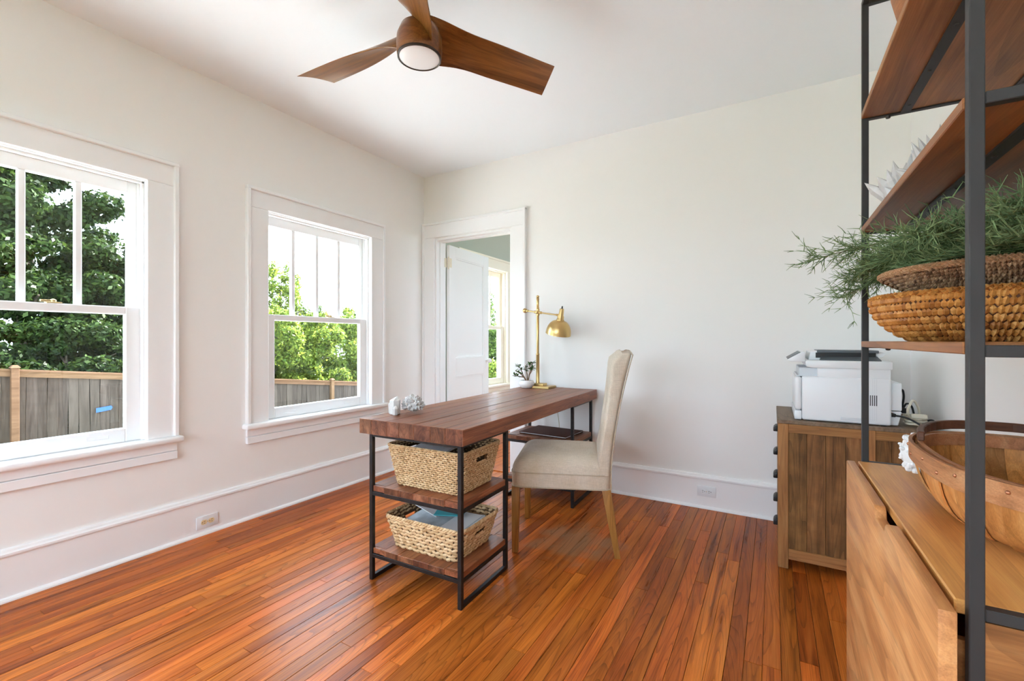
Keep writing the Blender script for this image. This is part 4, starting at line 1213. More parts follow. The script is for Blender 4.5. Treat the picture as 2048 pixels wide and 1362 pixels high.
jn = thing('juniper_branches', 'bundle of green juniper branches lying in the flat woven tray', 'branches', (BX, BY, ZC + .14))
rg = random.Random(17)
V, F = [], []
def twig(p, d, L, r0, n=3, bend=.3):
    """three-sided tapering sprig; returns its points"""
    pts = [p]; dd = d.normalized(); q = p
    for i in range(n):
        dd = (dd + Vector((rg.uniform(-bend, bend), rg.uniform(-bend, bend), rg.uniform(-bend, bend) - .06))).normalized()
        q = q + dd * (L / n); pts.append(q)
    o = len(V)
    a = dd.cross(Vector((.3, .5, .8))).normalized(); b = dd.cross(a)
    for i, q in enumerate(pts):
        r = r0 * (1 - .75 * i / n)
        for k in range(3):
            t = 2 * pi * k / 3; V.append(q + a * cos(t) * r + b * sin(t) * r)
    for i in range(n):
        for k in range(3): F.append((o + i * 3 + k, o + i * 3 + (k + 1) % 3, o + (i + 1) * 3 + (k + 1) % 3, o + (i + 1) * 3 + k))
    return pts
stemmb = []
def inside(p):
    """keep sprigs above the tray, under the next shelf and clear of the wall"""
    rr = sqrt((p.x - BX) ** 2 + (p.y - BY) ** 2)
    if p.x > XE - .01 or p.z > 1.452 or p.y < YB0 + .03: return False
    if rr < .225 and p.z < ZC + .118 + .034 * min(1, rr / .2): return False
    if p.y < BY + .10 and p.x < BX and p.z < ZC + .150 + .12 * max(0, BX - .20 - p.x): return False
    return True
nst = 58
for s_ in range(nst):
    # stems start near the far right of the tray and fan out towards the front and the far end
    p0 = Vector((BX + rg.uniform(-.05, .13), BY + rg.uniform(-.22, .06), ZC + .15 + rg.uniform(0, .05)))
    az = radians(rg.uniform(75, 195)) if s_ % 3 else radians(rg.uniform(200, 300))
    if s_ < 12: az = radians(rg.uniform(95, 150))
    d_ = Vector((cos(az), sin(az), rg.uniform(.0, .42)))
    L = rg.uniform(.20, .34)
    pts = [p0]; dd = d_.normalized(); q = p0
    for i in range(7):
        dd = (dd + Vector((rg.uniform(-.12, .12), rg.uniform(-.12, .12), -.085))).normalized(); q = q + dd * L / 7
        if not inside(q): break
        pts.append(q)
    if len(pts) < 3: continue
    stemmb.append(pts)
    for i in range(1, len(pts)):
        for r_ in range(14):
            b0 = pts[i - 1].lerp(pts[i], rg.random()); ax = (pts[i] - pts[i - 1]).normalized()
            side = Vector((rg.uniform(-1, 1), rg.uniform(-1, 1), rg.uniform(-.6, 1))).normalized()
            tp = twig(b0, ax * .8 + side * .7, rg.uniform(.035, .075), .0014, 3)
            if not all(inside(z) for z in tp):
                del V[-12:]; del F[-9:]; continue
            for m in range(6):
                k = rg.randint(1, 3); sd2 = Vector((rg.uniform(-1, 1), rg.uniform(-1, 1), rg.uniform(-.8, 1))).normalized()
                tq = twig(tp[k], (tp[k] - tp[k - 1]).normalized() * .9 + sd2 * .75, rg.uniform(.014, .030), .0012, 2)
                if not all(inside(z) for z in tq): del V[-9:]; del F[-6:]
me = bpy.data.meshes.new('foliage'); me.from_pydata([tuple(Vector(v) - Vector(jn.location)) for v in V], [], F); me.materials.append(M['juniper'])
o = bpy.data.objects.new('foliage', me); COL.objects.link(o); o.parent = jn; o['kind'] = 'stuff'; XF[o] = XF[jn]
for pts in stemmb:
    MB().tube(pts, [.0024 - .0014 * i / (len(pts) - 1) for i in range(len(pts))], 5).build('stem', M['junstem'], jn, smooth=True)

# crystals and a dry sprig on the shelf above, dough bowl on the top shelf
def cluster(name, label, c, n, sp_, L0, L1, r0, r1, seed, flat=.6, mat=None, cat='crystal'):
    rc = random.Random(seed); mb = MB(); c = Vector(c)
    mb.ball(c + Vector((0, 0, sp_[2])), 1, 10, 6, sp_[0], sp_[1], sp_[2])
    for k in range(n):
        th, ph = rc.uniform(0, 2 * pi), rc.uniform(.45, 1.5)
        dr = Vector((cos(th) * cos(ph), sin(th) * cos(ph), sin(ph)))
        b0 = c + Vector((dr.x * sp_[0] * .8, dr.y * sp_[1] * .8, sp_[2] + dr.z * sp_[2] * .7))
        dd = (Vector((dr.x, dr.y, dr.z + .5)) + Vector((rc.uniform(-.3, .3), rc.uniform(-.3, .3), 0))).normalized()
        L = rc.uniform(L0, L1); crystal(mb, b0, dd, L, rc.uniform(r0, r1), 6, .35, rc.random())
    return tag(mb.build(name, mat or M['quartz'], loc=tuple(c)), label, cat)
ZB = 1.482
cluster('quartz_cluster', 'shorter pale quartz cluster on the second shelf, beside the far post', (3.262, 1.588, ZB), 30, (.030, .028, .03), .06, .135, .010, .017, 8)
cluster('quartz_cluster', 'taller pale quartz cluster on the second shelf, nearer the wall', (3.328, 1.535, ZB), 32, (.032, .03, .04), .09, .175, .011, .019, 9)
mb = MB(); V, F = [], []
twig(Vector((3.20, 1.60, ZB + .003)), Vector((-.7, .15, .55)), .05, .0016, 4, .2)
o = fastmesh('dry_sprig', [tuple(v) for v in V], F, M['junstem'])
tag(o, 'thin dry sprig poking past the front edge of the second shelf', 'twig')
DX, DY, DZ = 3.372, 1.425, 1.8125
op = [(.0, .0), (.065, .0), (.072, .006), (.105, .035), (.135, .08), (.158, .14), (.171, .20), (.176, .255), (.172, .292), (.166, .298)]
ip = [(.160, .292), (.164, .255), (.159, .20), (.146, .14), (.123, .085), (.09, .045), (.05, .02), (0, .016)]
bw = thing('wooden_bowl', 'deep turned wooden bowl on the topmost shelf of the bookcase', 'bowl', (DX, DY, DZ))
MB().lathe(op + ip, 48).build('shell', M['trugrim'], bw, smooth=True, angle=60, world=False)
MB().lathe([(.1735, .2725), (.1775, .274), (.1775, .288), (.1735, .2895)], 48).build('rim_band', M['handlewood'], bw, smooth=True, world=False)

# ------------------------------------------------------------------ slat basket and coral on the drawer base
TX, TY, TZ = 3.388, 1.205, .8062
tg = thing('trug_basket', 'wooden slat basket with nailed rim on top of the drawer base', 'basket', (TX, TY, TZ))
AX, AY, TH = .172, .268, .126
def oval(a, k):
    return Vector((AX * k * spow(cos(a), .78), AY * k * spow(sin(a), .78), 0))
def trug_scale(t): return .66 + .34 * sin(min(1, t) * pi / 2) ** .8
def trug_z(t): return .004 + (TH - .008) * (t ** 1.6)
ns = 30
for s_ in range(ns):
    a0, a1 = 2 * pi * s_ / ns, 2 * pi * (s_ + 1) / ns
    lap = .004 if s_ % 2 else .03; out = .0056 if s_ % 2 else 0.0
    mb = MB(); outer, inner = [], []
    for i in range(9):
        t = i / 8
        for q in range(4):
            a = a0 - lap + (a1 - a0 + 2 * lap) * q / 3
            p = oval(a, trug_scale(t)); nn = Vector((p.x / AX ** 2, p.y / AY ** 2, 0)).normalized() if p.length > 1e-6 else Vector((1, 0, 0))
            p.z = trug_z(t)
            outer.append(Vector((TX, TY, TZ)) + p + nn * (out + .001)); inner.append(Vector((TX, TY, TZ)) + p + nn * (out - .0025))
    L = 36; vs = outer + inner; fs = []
    for i in range(8):
        for q in range(3):
            f_ = (i * 4 + q, i * 4 + q + 1, (i + 1) * 4 + q + 1, (i + 1) * 4 + q); fs.append(f_); fs.append(tuple(x + L for x in f_[::-1]))
        for q in (0, 3): fs.append((i * 4 + q, (i + 1) * 4 + q, (i + 1) * 4 + q + L, i * 4 + q + L))
    for i in (0, 8):
        for q in range(3): fs.append((i * 4 + q, i * 4 + q + 1, i * 4 + q + 1 + L, i * 4 + q + L))
    mb.add(vs, fs).build('slat', M['trug'], tg, smooth=True, angle=30)
fl_ = MB(); k = 40
vs = [Vector((TX, TY, TZ)) + oval(2 * pi * i / k, .67) + Vector((0, 0, z)) for z in (.0005, .006) for i in range(k)]
fl_.add(vs, [tuple(range(k))[::-1], tuple(range(k, 2 * k))] + [(i, (i + 1) % k, (i + 1) % k + k, i + k) for i in range(k)]).build('bottom_board', M['trug'], tg)
def hoop(off0, off1, z0, z1, nm, mat, par):
    k = 72; vs = []
    for (off, z) in ((off0, z0), (off1, z0), (off1, z1), (off0, z1)):
        for i in range(k):
            p = oval(2 * pi * i / k, 1.0); nn = Vector((p.x / AX ** 2, p.y / AY ** 2, 0)).normalized()
            vs.append(Vector((TX, TY, TZ + z)) + p + nn * off)
    fs = []
    for q in range(4):
        for i in range(k): fs.append((q * k + i, q * k + (i + 1) % k, ((q + 1) % 4) * k + (i + 1) % k, ((q + 1) % 4) * k + i))
    return MB().add(vs, fs).build(nm, mat, par, smooth=True, angle=40)
rim_o = hoop(.0062, .0125, TH - .034, TH + .003, 'rim', M['trugrim'], tg)
hoop(-.011, -.003, TH - .026, TH + .002, 'inner_rim', M['trugrim'], tg)
for i in range(30):
    a = 2 * pi * (i + .3) / 30; p = oval(a, 1.0); nn = Vector((p.x / AX ** 2, p.y / AY ** 2, 0)).normalized()
    c_ = Vector((TX, TY, TZ + TH - .016 + (.006 if i % 2 else -.004))) + p + nn * .0122
    MB().ball(c_, .0036, 8, 5).build('nail', M['copper'], rim_o, smooth=True)
# bow handle folded down along the back rim
hp = []
for i in range(21):
    a = radians(15 + 150 * i / 20)
    p = oval(a, .96); hp.append(Vector((TX, TY, TZ + TH + .012 + .010 * sin(pi * i / 20))) + p)
hd = MB(); k = len(hp)
vs = []
for p in hp:
    rel = Vector((p.x - TX, p.y - TY, 0)); nn = Vector((rel.x / AX ** 2, rel.y / AY ** 2, 0)).normalized()
    for (o1, z1) in ((-.006, -.008), (.006, -.008), (.006, .012), (-.006, .012)): vs.append(p + nn * o1 + Vector((0, 0, z1)))
fs = [(i * 4 + q, i * 4 + (q + 1) % 4, (i + 1) * 4 + (q + 1) % 4, (i + 1) * 4 + q) for i in range(k - 1) for q in range(4)] + [(3, 2, 1, 0), tuple((k - 1) * 4 + q for q in range(4))]
hd.add(vs, fs).build('handle', M['handlewood'], tg, bevel=.002)

mb = MB(); rc = random.Random(33); CX_, CY_ = 3.268, 1.535
for k in range(260):
    th, ph = rc.uniform(0, 2 * pi), rc.uniform(-1.3, 1.5); rr = rc.uniform(.6, 1.0)
    c_ = Vector((CX_ + .034 * cos(th) * cos(ph) * rr, CY_ + .034 * sin(th) * cos(ph) * rr, .806 + .058 + .050 * sin(ph) * rr))
    r_ = rc.uniform(.0035, .0085); c_.z = max(c_.z, .8065 + r_)
    mb.ball(c_, r_, 6, 4, 1, 1, rc.uniform(.7, 1.2))
mb.ball((CX_, CY_, .806 + .058), .031, 12, 8, 1, 1, 1.5)
tag(mb.build('white_coral', M['ceramic'], smooth=True, loc=(CX_, CY_, .806)), 'knobbly white coral standing behind the wooden slat basket', 'coral')

# ------------------------------------------------------------------ printer cabinet
KX, KY0, KY1, KZ = 2.969, 2.666, 3.225, .751
kb = thing('filing_cabinet', 'weathered wood cabinet with dark cup pulls below the printer', 'cabinet', (KX, KY0, 0))
KE = 3.592
B((KX - .004, KY0 - .004, KZ - .018), (KE, KY1, KZ)).build('top', M['cabtop'], kb, bevel=0.002)
B((KX + .022, KY0 + .03, .055), (KE - .01, KY1 - .01, KZ - .019)).build('carcass', M['cabplank'], kb)
for (a, b) in ((KX, KX + .046), (3.328, 3.362), (KE - .05, KE)):
    B((a, KY0, 0 if a != 3.328 else .10), (b, KY0 + .045, KZ - .018)).build('stile', M['cab'], kb, bevel=0.0015)
for (a, b) in ((KX + .046, 3.328), (3.362, KE - .05)):
    B((a, KY0 + .002, KZ - .062), (b, KY0 + .04, KZ - .018)).build('rail', M['cabh'], kb, bevel=0.0012)
    B((a, KY0 + .002, .048), (b, KY0 + .04, .100)).build('rail', M['cabh'], kb, bevel=0.0012)
    n = 4 if a < 3.2 else 3; wv = (b - a) / n
    for k in range(n):
        B((a + k * wv + .0006, KY0 + .009 + .001 * (k % 2), .100), (a + (k + 1) * wv - .0006, KY0 + .03, KZ - .062)).build('plank', M['cabplank'], kb, bevel=0.001, loc=(a + (k + .5) * wv, KY0 + .02, .4))
for s in (KY1 - .045,):
    for (a, b) in ((KX, KX + .046), (KE - .05, KE)):
        B((a, s, 0), (b, KY1, KZ - .018)).build('stile', M['cab'], kb, bevel=0.0015)
B((KX, KY0 + .045, .048), (KX + .02, KY1 - .045, .075)).build('rail', M['cab'], kb)
nd = 5
for k in range(nd):
    z0 = .078 + k * (KZ - .022 - .078) / nd; z1 = .078 + (k + 1) * (KZ - .022 - .078) / nd - .004
    dr = B((KX + .001, KY0 + .048, z0), (KX + .02, KY1 - .048, z1)).build('drawer', M['cabtop'], kb, bevel=0.0015)
    for yc in ((KY0 + KY1) / 2,):
        zc = (z0 + z1) / 2
        pts = [(0, .018), (.010, .016), (.019, .006), (.022, -.008), (.020, -.014), (0, -.014)]
        mb = MB().prism([(KX + .001 - d_, zc + h_) for d_, h_ in pts], 1, yc - .042, yc + .042)
        mb.build('cup_pull', M['iron'], dr, bevel=0.003, seg=2)

# ------------------------------------------------------------------ printer
PXa, PY0, PY1 = 3.042, 2.698, 3.085
PZ = KZ + .004
pr = thing('printer', 'white laser printer with scanner lid on the weathered cabinet', 'printer', (3.24, 2.9, KZ))
bd = MB().box((3.074, PY0, PZ), (3.426, PY1, .976))
bd.build('body', M['white_plastic'], pr, bevel=0.010, seg=3)
B((PXa, PY0 + .006, PZ), (3.073, PY1 - .006, PZ + .045)).build('paper_tray', M['white_plastic'], pr, bevel=0.004, seg=2)
B((PXa + .002, PY0 + .004, PZ + .047), (3.0735, PY1 - .004, .972)).build('front_cover', M['white_plastic'], pr, bevel=0.012, seg=3)
B((3.140, PY0 + .006, .970), (3.424, PY1 - .006, 1.024)).build('scanner_base', M['white_plastic'], pr, bevel=0.005, seg=2)
B((3.062, PY0 + .035, .974), (3.142, PY1 - .035, 1.018)).build('output_bay', M['panel_grey'], pr, bevel=0.003)
B((3.052, PY0 + .03, .973), (3.140, PY1 - .03, .979)).build('output_tray', M['panel_grey'], pr, bevel=0.001)
sl = MB().prism([(3.092, 1.024), (3.122, 1.018), (3.428, 1.018), (3.430, 1.024), (3.430, 1.052), (3.420, 1.056), (3.10, 1.056), (3.088, 1.05)], 1, PY0 - .004, PY1 + .004)
sl.build('scanner_lid', M['white_plastic'], pr, bevel=0.004, seg=2)
cp = MB().prism([(3.010, 1.056), (3.022, 1.048), (3.088, 1.046), (3.088, 1.098), (3.076, 1.098)], 1, PY0 + .02, PY1 - .02)
cp = cp.build('control_panel', M['white_plastic'], pr, bevel=0.003, seg=2)
sc_ = MB().prism([(3.0135, 1.0588), (3.0125, 1.0605), (3.0685, 1.0965), (3.0695, 1.0948)], 1, PY0 + .03, PY1 - .03).build('display', M['dark_plastic'], cp)
af = MB().prism([(3.104, 1.056), (3.112, 1.098), (3.148, 1.104), (3.40, 1.100), (3.415, 1.092), (3.405, 1.076), (3.375, 1.062)], 1, PY0 + .055, PY1 - .01)
af = af.build('document_feeder', M['white_plastic'], pr, bevel=0.004, seg=2)
B((3.140, PY0 + .035, 1.094), (3.385, PY0 + .24, 1.1065)).build('feeder_tray', M['dark_plastic'], af, bevel=0.002)
B((3.135, PY0 + .045, 1.068), (3.375, PY0 + .0555, 1.094)).build('feeder_slot', M['black'], af)
mb = MB().hexa([(3.150, PY0 + .004, 1.0565), (3.39, PY0 + .004, 1.0565), (3.38, PY0 + .06, 1.0565), (3.150, PY0 + .06, 1.0565)], [(3.150, PY0 + .004, 1.060), (3.39, PY0 + .004, 1.060), (3.38, PY0 + .06, 1.080), (3.160, PY0 + .06, 1.080)])
mb.build('feeder_exit_tray', M['dark_plastic'], af)
B((3.424, PY0 + .028, PZ + .07), (3.468, PY1 - .028, .955)).build('rear_cover', M['white_plastic'], pr, bevel=0.004, seg=2)
MB().hexa([(3.424, PY0 + .03, PZ), (3.455, PY0 + .03, PZ), (3.455, PY1 - .03, PZ), (3.424, PY1 - .03, PZ)], [(3.424, PY0 + .028, PZ + .066), (3.468, PY0 + .028, PZ + .066), (3.468, PY1 - .028, PZ + .066), (3.424, PY1 - .028, PZ + .066)]).build('rear_base', M['white_plastic'], pr, bevel=.003)
for k in range(6):
    xk = 3.330 + k * .0078
    B((xk, PY0 - .0006, .845), (xk + .0034, PY0 + .001, .895)).build('vent_slot', M['black'], pr)
    ln = B((xk + .0012, PY0 - .0004, .775), (xk + .002, PY0 + .001, .842)).build('groove', M['panel_grey'], pr)
    B((xk + .0012, PY0 - .0004, .898), (xk + .002, PY0 + .001, .972)).build('groove', M['panel_grey'], pr)
B((3.232, PY0 - .001, .768), (3.318, PY0 + .001, .783)).build('side_grip', M['panel_grey'], pr, bevel=.001)
for (xk, yk) in ((3.10, PY0 + .03), (3.40, PY0 + .03), (3.10, PY1 - .03), (3.40, PY1 - .03)):
    B((xk - .01, yk - .01, KZ), (xk + .01, yk + .01, PZ)).build('foot', M['black'], pr)
B((3.052, PY0 + .02, KZ), (3.07, PY1 - .02, PZ)).build('foot', M['black'], pr)
pc = thing('power_cord', 'black power cord plugged into the back of the printer', 'cord', (3.46, 2.72, KZ))
MB().tube([(3.426, 2.722, .806), (3.444, 2.72, .803)], [.011, .008], 8).build('plug', M['black'], pc)
cv = [(3.444, 2.72, .803), (3.475, 2.705, .80), (3.505, 2.69, .785), (3.535, 2.682, .765), (3.556, 2.685, .757), (3.572, 2.70, .760), (3.580, 2.725, .785), (3.575, 2.745, .79), (3.560, 2.76, .78), (3.545, 2.775, .758)]
def smooth_path(P_, n=6):
    P_ = [Vector(p) for p in P_]; out = []
    for i in range(len(P_) - 1):
        a, b, c_, d_ = P_[max(i - 1, 0)], P_[i], P_[i + 1], P_[min(i + 2, len(P_) - 1)]
        for k in range(n):
            t = k / n
            out.append(.5 * ((2 * b) + (c_ - a) * t + (2 * a - 5 * b + 4 * c_ - d_) * t * t + (-a + 3 * b - 3 * c_ + d_) * t ** 3))
    return out + [P_[-1]]
MB().tube(smooth_path(cv), .0042, 8).build('cable', M['black'], pc, smooth=True)
cw = thing('coiled_extension_cord', 'ivory extension cord in a loose coil behind the printer', 'cord', (3.525, 2.80, KZ))
cl = []
for i in range(84):
    a = 2 * pi * i / 24; cl.append((3.525 + (.036 + .004 * sin(i)) * cos(a), 2.775 + (.050 + .004 * cos(i * 1.7)) * sin(a), KZ + .008 + i * .0005))
MB().tube(cl, .0052, 7).build('cable', M['cable'], cw, smooth=True)
MB().tube(smooth_path([(3.50, 2.75, KZ + .05), (3.49, 2.735, KZ + .075), (3.51, 2.745, KZ + .125), (3.535, 2.775, KZ + .09), (3.545, 2.79, KZ + .05)]), .0052, 7).build('loop', M['cable'], cw, smooth=True)
B((3.50, 2.715, KZ + .045), (3.556, 2.738, KZ + .065)).build('socket_block', M['cable'], cw, bevel=.003)
bkc = thing('data_cable', 'black cable loop standing up between printer and wall corner', 'cord', (3.49, 2.88, KZ))
MB().tube(smooth_path([(3.470, 2.86, .84), (3.478, 2.85, .88), (3.492, 2.85, .915), (3.500, 2.86, .88), (3.496, 2.87, .82), (3.515, 2.88, .845), (3.535, 2.885, .83), (3.545, 2.885, .78), (3.55, 2.89, .757)]), .0045, 8).build('cable', M['black'], bkc, smooth=True)
B((3.49, 2.85, .80), (3.508, 2.87, .825)).build('connector', M['black'], bkc, bevel=.002)

# ------------------------------------------------------------------ outside: ground, fence, planting, the added shade block above
def gz(y): return -0.92 - 0.108 * y
gr = MB().add([(-45, -20, gz(-20)), (-0.16, -20, gz(-20)), (-0.16, 45, gz(45)), (-45, 45, gz(45))], [(0, 1, 2, 3)])
gr.add([(-0.16, -20, gz(-20)), (30, -20, gz(-20)), (30, YF - .16, gz(YF)), (-0.16, YF - .16, gz(YF))], [(0, 1, 2, 3)])
gr.add([(-0.16, YN + .16, gz(YN)), (30, YN + .16, gz(YN)), (30, 45, gz(45)), (-0.16, 45, gz(45))], [(0, 1, 2, 3)])
structure(gr.build('ground', M['grass']))
dw = MB().hexa([(-6.2, -9, gz(-9) - .1), (-.3, -9, gz(-9) - .1), (-.3, 15, gz(15) - .1), (-6.2, 15, gz(15) - .1)], [(-6.2, -9, gz(-9) + .02), (-.3, -9, gz(-9) + .02), (-.3, 15, gz(15) + .02), (-6.2, 15, gz(15) + .02)])
structure(dw.build('added_bounce_slab', M['bounce_ground']))  # unseen pale slab added to bounce daylight onto the ceiling
structure(MB().box((-2, -9.0, -1.4), (7, YF - .3, -.5)).build('patio', M['bounce_ground']))
up = MB().box((-T, YF - .15, H + .12), (XR + .15, YN + .15, 9.4))
structure(up.build('added_shade_block', M['siding']))  # unseen block added over the room to cast shade outside
structure(MB().box((-T, YF - .15, -2.4), (XR + .15, YN + .15, -.06)).build('foundation', M['siding']))

FXp = -8.05
fe = thing('garden_fence', 'weathered brown board fence with paler top rail and capped posts outside', 'fence', (FXp, 2.3, gz(2.3)))
rfz = random.Random(41)
def ftop(y): return 0.892 - 0.108 * y
y = 0.9
while y < 12.4:
    wv = rfz.uniform(.128, .15); a, b = y, y + wv - .005
    zt0, zt1 = ftop(a) - .07, ftop(b) - .07
    n = 7; L_, R_ = [], []
    ph1, ph2 = rfz.uniform(0, 6), rfz.uniform(0, 6)
    zb = gz(y) - .1; lap = rfz.choice((0, .006, .012))
    for i in range(n):
        t = i / (n - 1); L_.append((a + .005 * sin(t * 7 + ph1) - lap * .5, zb + (zt0 - zb) * t)); R_.append((b + .005 * sin(t * 6 + ph2) + lap * .5, zb + (zt1 - zb) * t))
    xo = FXp + lap
    vs = [(xo, p[0], p[1]) for p in L_] + [(xo, p[0], p[1]) for p in R_] + [(xo - .018, p[0], p[1]) for p in L_] + [(xo - .018, p[0], p[1]) for p in R_]
    fs = []
    for i in range(n - 1):
        fs += [(i, n + i, n + i + 1, i + 1), (2 * n + i, 2 * n + i + 1, 3 * n + i + 1, 3 * n + i), (i, i + 1, 2 * n + i + 1, 2 * n + i), (n + i, 3 * n + i, 3 * n + i + 1, n + i + 1)]
    fs += [(n - 1, 2 * n - 1, 4 * n - 1, 3 * n - 1)]
    MB().add(vs, fs).build('board', M['fence'], fe, loc=(0, (a + b) / 2 - 2.3, 0))
    y += wv
for yp in (2.30, 5.41, 8.53, 11.64):
    p_ = B((FXp + .02, yp - .047, gz(yp) - .1), (FXp + .11, yp + .047, ftop(yp) + .055)).build('post', M['fencenew'], fe, bevel=.004)
    c_ = MB().hexa([(FXp + .005, yp - .062, ftop(yp) + .055), (FXp + .125, yp - .062, ftop(yp) + .055), (FXp + .125, yp + .062, ftop(yp) + .055), (FXp + .005, yp + .062, ftop(yp) + .055)],
                   [(FXp + .035, yp - .03, ftop(yp) + .10), (FXp + .095, yp - .03, ftop(yp) + .10), (FXp + .095, yp + .03, ftop(yp) + .10), (FXp + .035, yp + .03, ftop(yp) + .10)])
    c_.build('post_cap', M['fencenew'], fe)
for (a, b) in ((.9, 2.253), (2.347, 5.363), (5.457, 8.483), (8.577, 11.593), (11.687, 12.4)):
    MB().hexa([(FXp + .013, a, ftop(a) - .095), (FXp + .045, a, ftop(a) - .095), (FXp + .045, b, ftop(b) - .095), (FXp + .013, b, ftop(b) - .095)],
              [(FXp + .013, a, ftop(a)), (FXp + .045, a, ftop(a)), (FXp + .045, b, ftop(b)), (FXp + .013, b, ftop(b))]).build('top_rail', M['fencenew'], fe)
    MB().hexa([(FXp - .06, a, ftop(a)), (FXp + .07, a, ftop(a)), (FXp + .07, b, ftop(b)), (FXp - .06, b, ftop(b))],
              [(FXp - .06, a, ftop(a) + .03), (FXp + .07, a, ftop(a) + .03), (FXp + .07, b, ftop(b) + .03), (FXp - .06, b, ftop(b) + .03)]).build('cap_board', M['fencenew'], fe)
ty = 3.47
tag(MB().add([(FXp + .034, ty - .12, -.20), (FXp + .034, ty + .10, -.17), (FXp + .034, ty + .125, -.125), (FXp + .034, ty + .10, -.09), (FXp + .034, ty - .12, -.115),
              (FXp + .036, ty - .12, -.20), (FXp + .036, ty + .10, -.17), (FXp + .036, ty + .125, -.125), (FXp + .036, ty + .10, -.09), (FXp + .036, ty - .12, -.115)],
             [(0, 1, 2, 3, 4), (9, 8, 7, 6, 5)] + [(i, (i + 1) % 5, (i + 1) % 5 + 5, i + 5) for i in range(5)]).build('blue_tape', M['tape'], loc=(FXp, ty, -.14)), 'strip of bright blue tape stuck on the fence boards', 'tape')

def leaves(n, blobs, size, seed, up=.35):
    """leaf blades scattered through the shells of overlapping ellipsoids: folded quads"""
    g = np.random.default_rng(seed)
    wgt = np.array([b[3] * b[4] * b[5] for b in blobs]) ** .67; wgt /= wgt.sum()
    idx = g.choice(len(blobs), n, p=wgt)
    b = np.array(blobs)[idx]
    d = g.normal(size=(n, 3)); d /= np.linalg.norm(d, axis=1, keepdims=True)
    rr = g.uniform(0.25, 1.0, n) ** .45
    P = b[:, :3] + d * b[:, 3:6] * rr[:, None] * (1 + .14 * g.normal(size=(n, 1)))
    nrm = d * .7 + g.normal(size=(n, 3)) * .6 + np.array([0, 0, up]); nrm /= np.linalg.norm(nrm, axis=1, keepdims=True)
    a = np.cross(nrm, g.normal(size=(n, 3))); a /= np.linalg.norm(a, axis=1, keepdims=True)
    c = np.cross(nrm, a)
    s = size * g.uniform(.6, 1.35, n)[:, None]
    V = np.stack([P - a * s, P + c * s * .5 + nrm * s * .12, P + a * s, P - c * s * .5 + nrm * s * .12], axis=1).reshape(-1, 3)
    F = np.arange(4 * n).reshape(-1, 4)
    return V, F
def tree(name, label, cat, x, y, ztop, rx, ry, n, size, mat, seed, trunk=.12, low=None, group=None):
    zb = gz(y)
    t = thing(name, label, cat, (x, y, zb), 0, group)
    g = random.Random(seed)
    zl = low if low is not None else zb + .5
    blobs = []
    hgt = ztop - zl
    nb = max(6, int(hgt * 2.2))
    for k in range(nb):
        z = zl + hgt * (k + .5) / nb * .93
        kk = (z - zl) / hgt
        env = sqrt(max(.08, 1 - (2 * kk - .85) ** 2 * .72)) if kk > .42 else 1.0
        for q in range(9):
            a = g.uniform(0, 2 * pi); rad = g.uniform(.35, 1.0)
            s = g.uniform(.20, .36)
            blobs.append((x + rx * env * rad * cos(a), y + ry * env * rad * sin(a), z + g.uniform(-.25, .25), rx * env * s, ry * env * s, max(.14, hgt / nb * .5)))
    V, F = leaves(n, blobs, size, seed)
    fastmesh('foliage', V, F, mat, t, 'stuff')
    MB().tube([(x, y, zb - .1), (x + .05, y + .03, zb + (ztop - zb) * .4), (x - .04, y, zb + (ztop - zb) * .8)], [trunk, trunk * .75, trunk * .3], 8).build('trunk', M['bark'], t)
    for k in range(5):
        z = zb + (ztop - zb) * (.3 + .1 * k); a = k * 2.4
        MB().tube([(x, y, z), (x + rx * .4 * cos(a), y + ry * .4 * sin(a), z + .4), (x + rx * .7 * cos(a), y + ry * .7 * sin(a), z + .6)], [trunk * .4, trunk * .25, trunk * .1], 6).build('branch', M['bark'], t)
    return t
tree('tall_tree', 'tall dark leafy tree rising behind the fence outside the nearer window', 'tree', -10.8, 3.0, 7.8, 1.5, 1.6, 95000, .062, M['leafdark'], 1, .2)
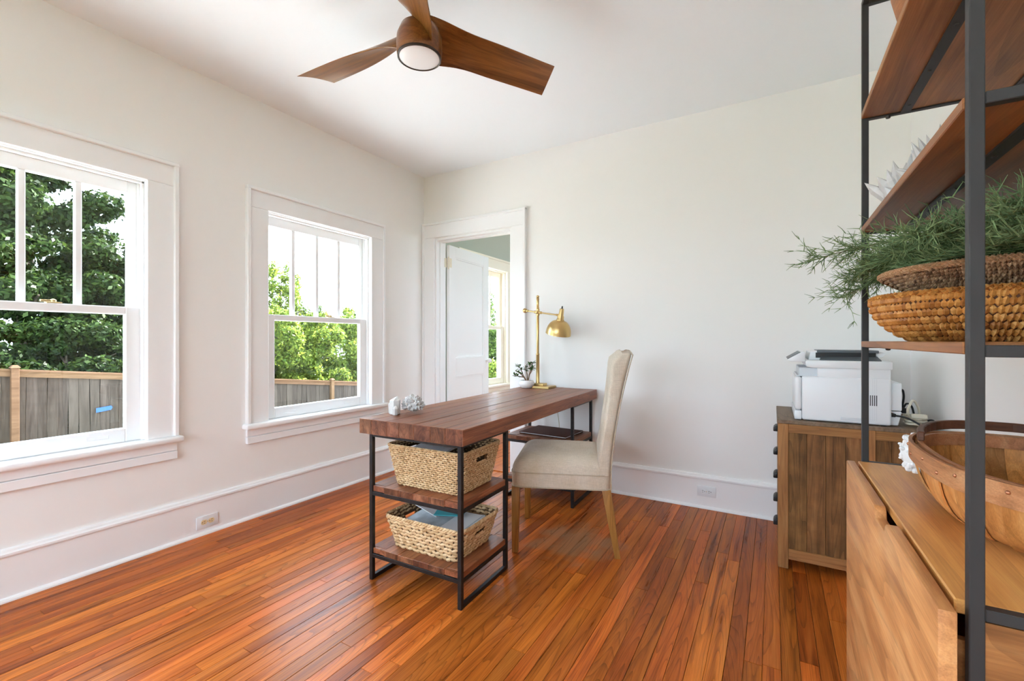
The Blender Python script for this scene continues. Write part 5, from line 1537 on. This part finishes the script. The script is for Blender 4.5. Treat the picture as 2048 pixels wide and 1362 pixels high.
tree('dark_tree', 'lower dark tree whose crown slopes down at the edge of the nearer window', 'tree', -10.9, 4.75, 3.7, 1.2, 1.0, 42000, .06, M['leafdark'], 2, .16)
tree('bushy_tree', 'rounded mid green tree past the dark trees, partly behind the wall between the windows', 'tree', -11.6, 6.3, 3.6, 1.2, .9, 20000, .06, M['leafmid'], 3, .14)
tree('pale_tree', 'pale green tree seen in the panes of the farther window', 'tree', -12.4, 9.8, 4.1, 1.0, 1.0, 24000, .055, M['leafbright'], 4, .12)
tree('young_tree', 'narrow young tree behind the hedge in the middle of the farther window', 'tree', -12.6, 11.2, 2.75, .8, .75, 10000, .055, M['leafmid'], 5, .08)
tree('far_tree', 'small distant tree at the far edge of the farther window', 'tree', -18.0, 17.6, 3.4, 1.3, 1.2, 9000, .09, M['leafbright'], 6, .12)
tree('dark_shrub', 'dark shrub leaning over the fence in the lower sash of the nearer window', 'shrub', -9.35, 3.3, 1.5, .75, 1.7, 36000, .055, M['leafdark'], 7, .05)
for k, (yy, zt, lab, mt) in enumerate(((5.9, 2.1, 'first bright hedge shrub behind the fence, hidden mostly by the wall between windows', 'leafmid'), (7.7, 2.2, 'second bright hedge shrub along the fence, under the pale tree', 'leafbright'), (9.4, 2.1, 'third bright hedge shrub along the fence, under the narrow tree', 'leafbright'), (11.1, 2.0, 'fourth bright hedge shrub along the fence, right of the second fence post', 'leafbright'), (12.9, 1.9, 'fifth bright hedge shrub at the far end of the fence', 'leafbright'))):
    tree('hedge_shrub', lab, 'shrub', -9.5 - .1 * k, yy, zt, .85, 1.05, 30000, .052, M[mt], 20 + k, .05, group='hedge shrubs along the fence')
tree('garden_bush', 'bright bush in the window of the room beyond the door', 'shrub', -5.2, 12.6, .6, 1.3, 1.3, 16000, .06, M['leafbright'], 31, .06)
tree('garden_bush', 'darker bush behind the bright one beyond the open door', 'shrub', -8.2, 16.4, 1.9, 1.8, 1.5, 16000, .075, M['leafmid'], 32, .08)
tree('hazy_tree', 'hazy grey green tree above the bushes beyond the open door', 'tree', -12.5, 22.0, 4.3, 1.9, 1.9, 12000, .10, M['leafmid'], 33, .14)
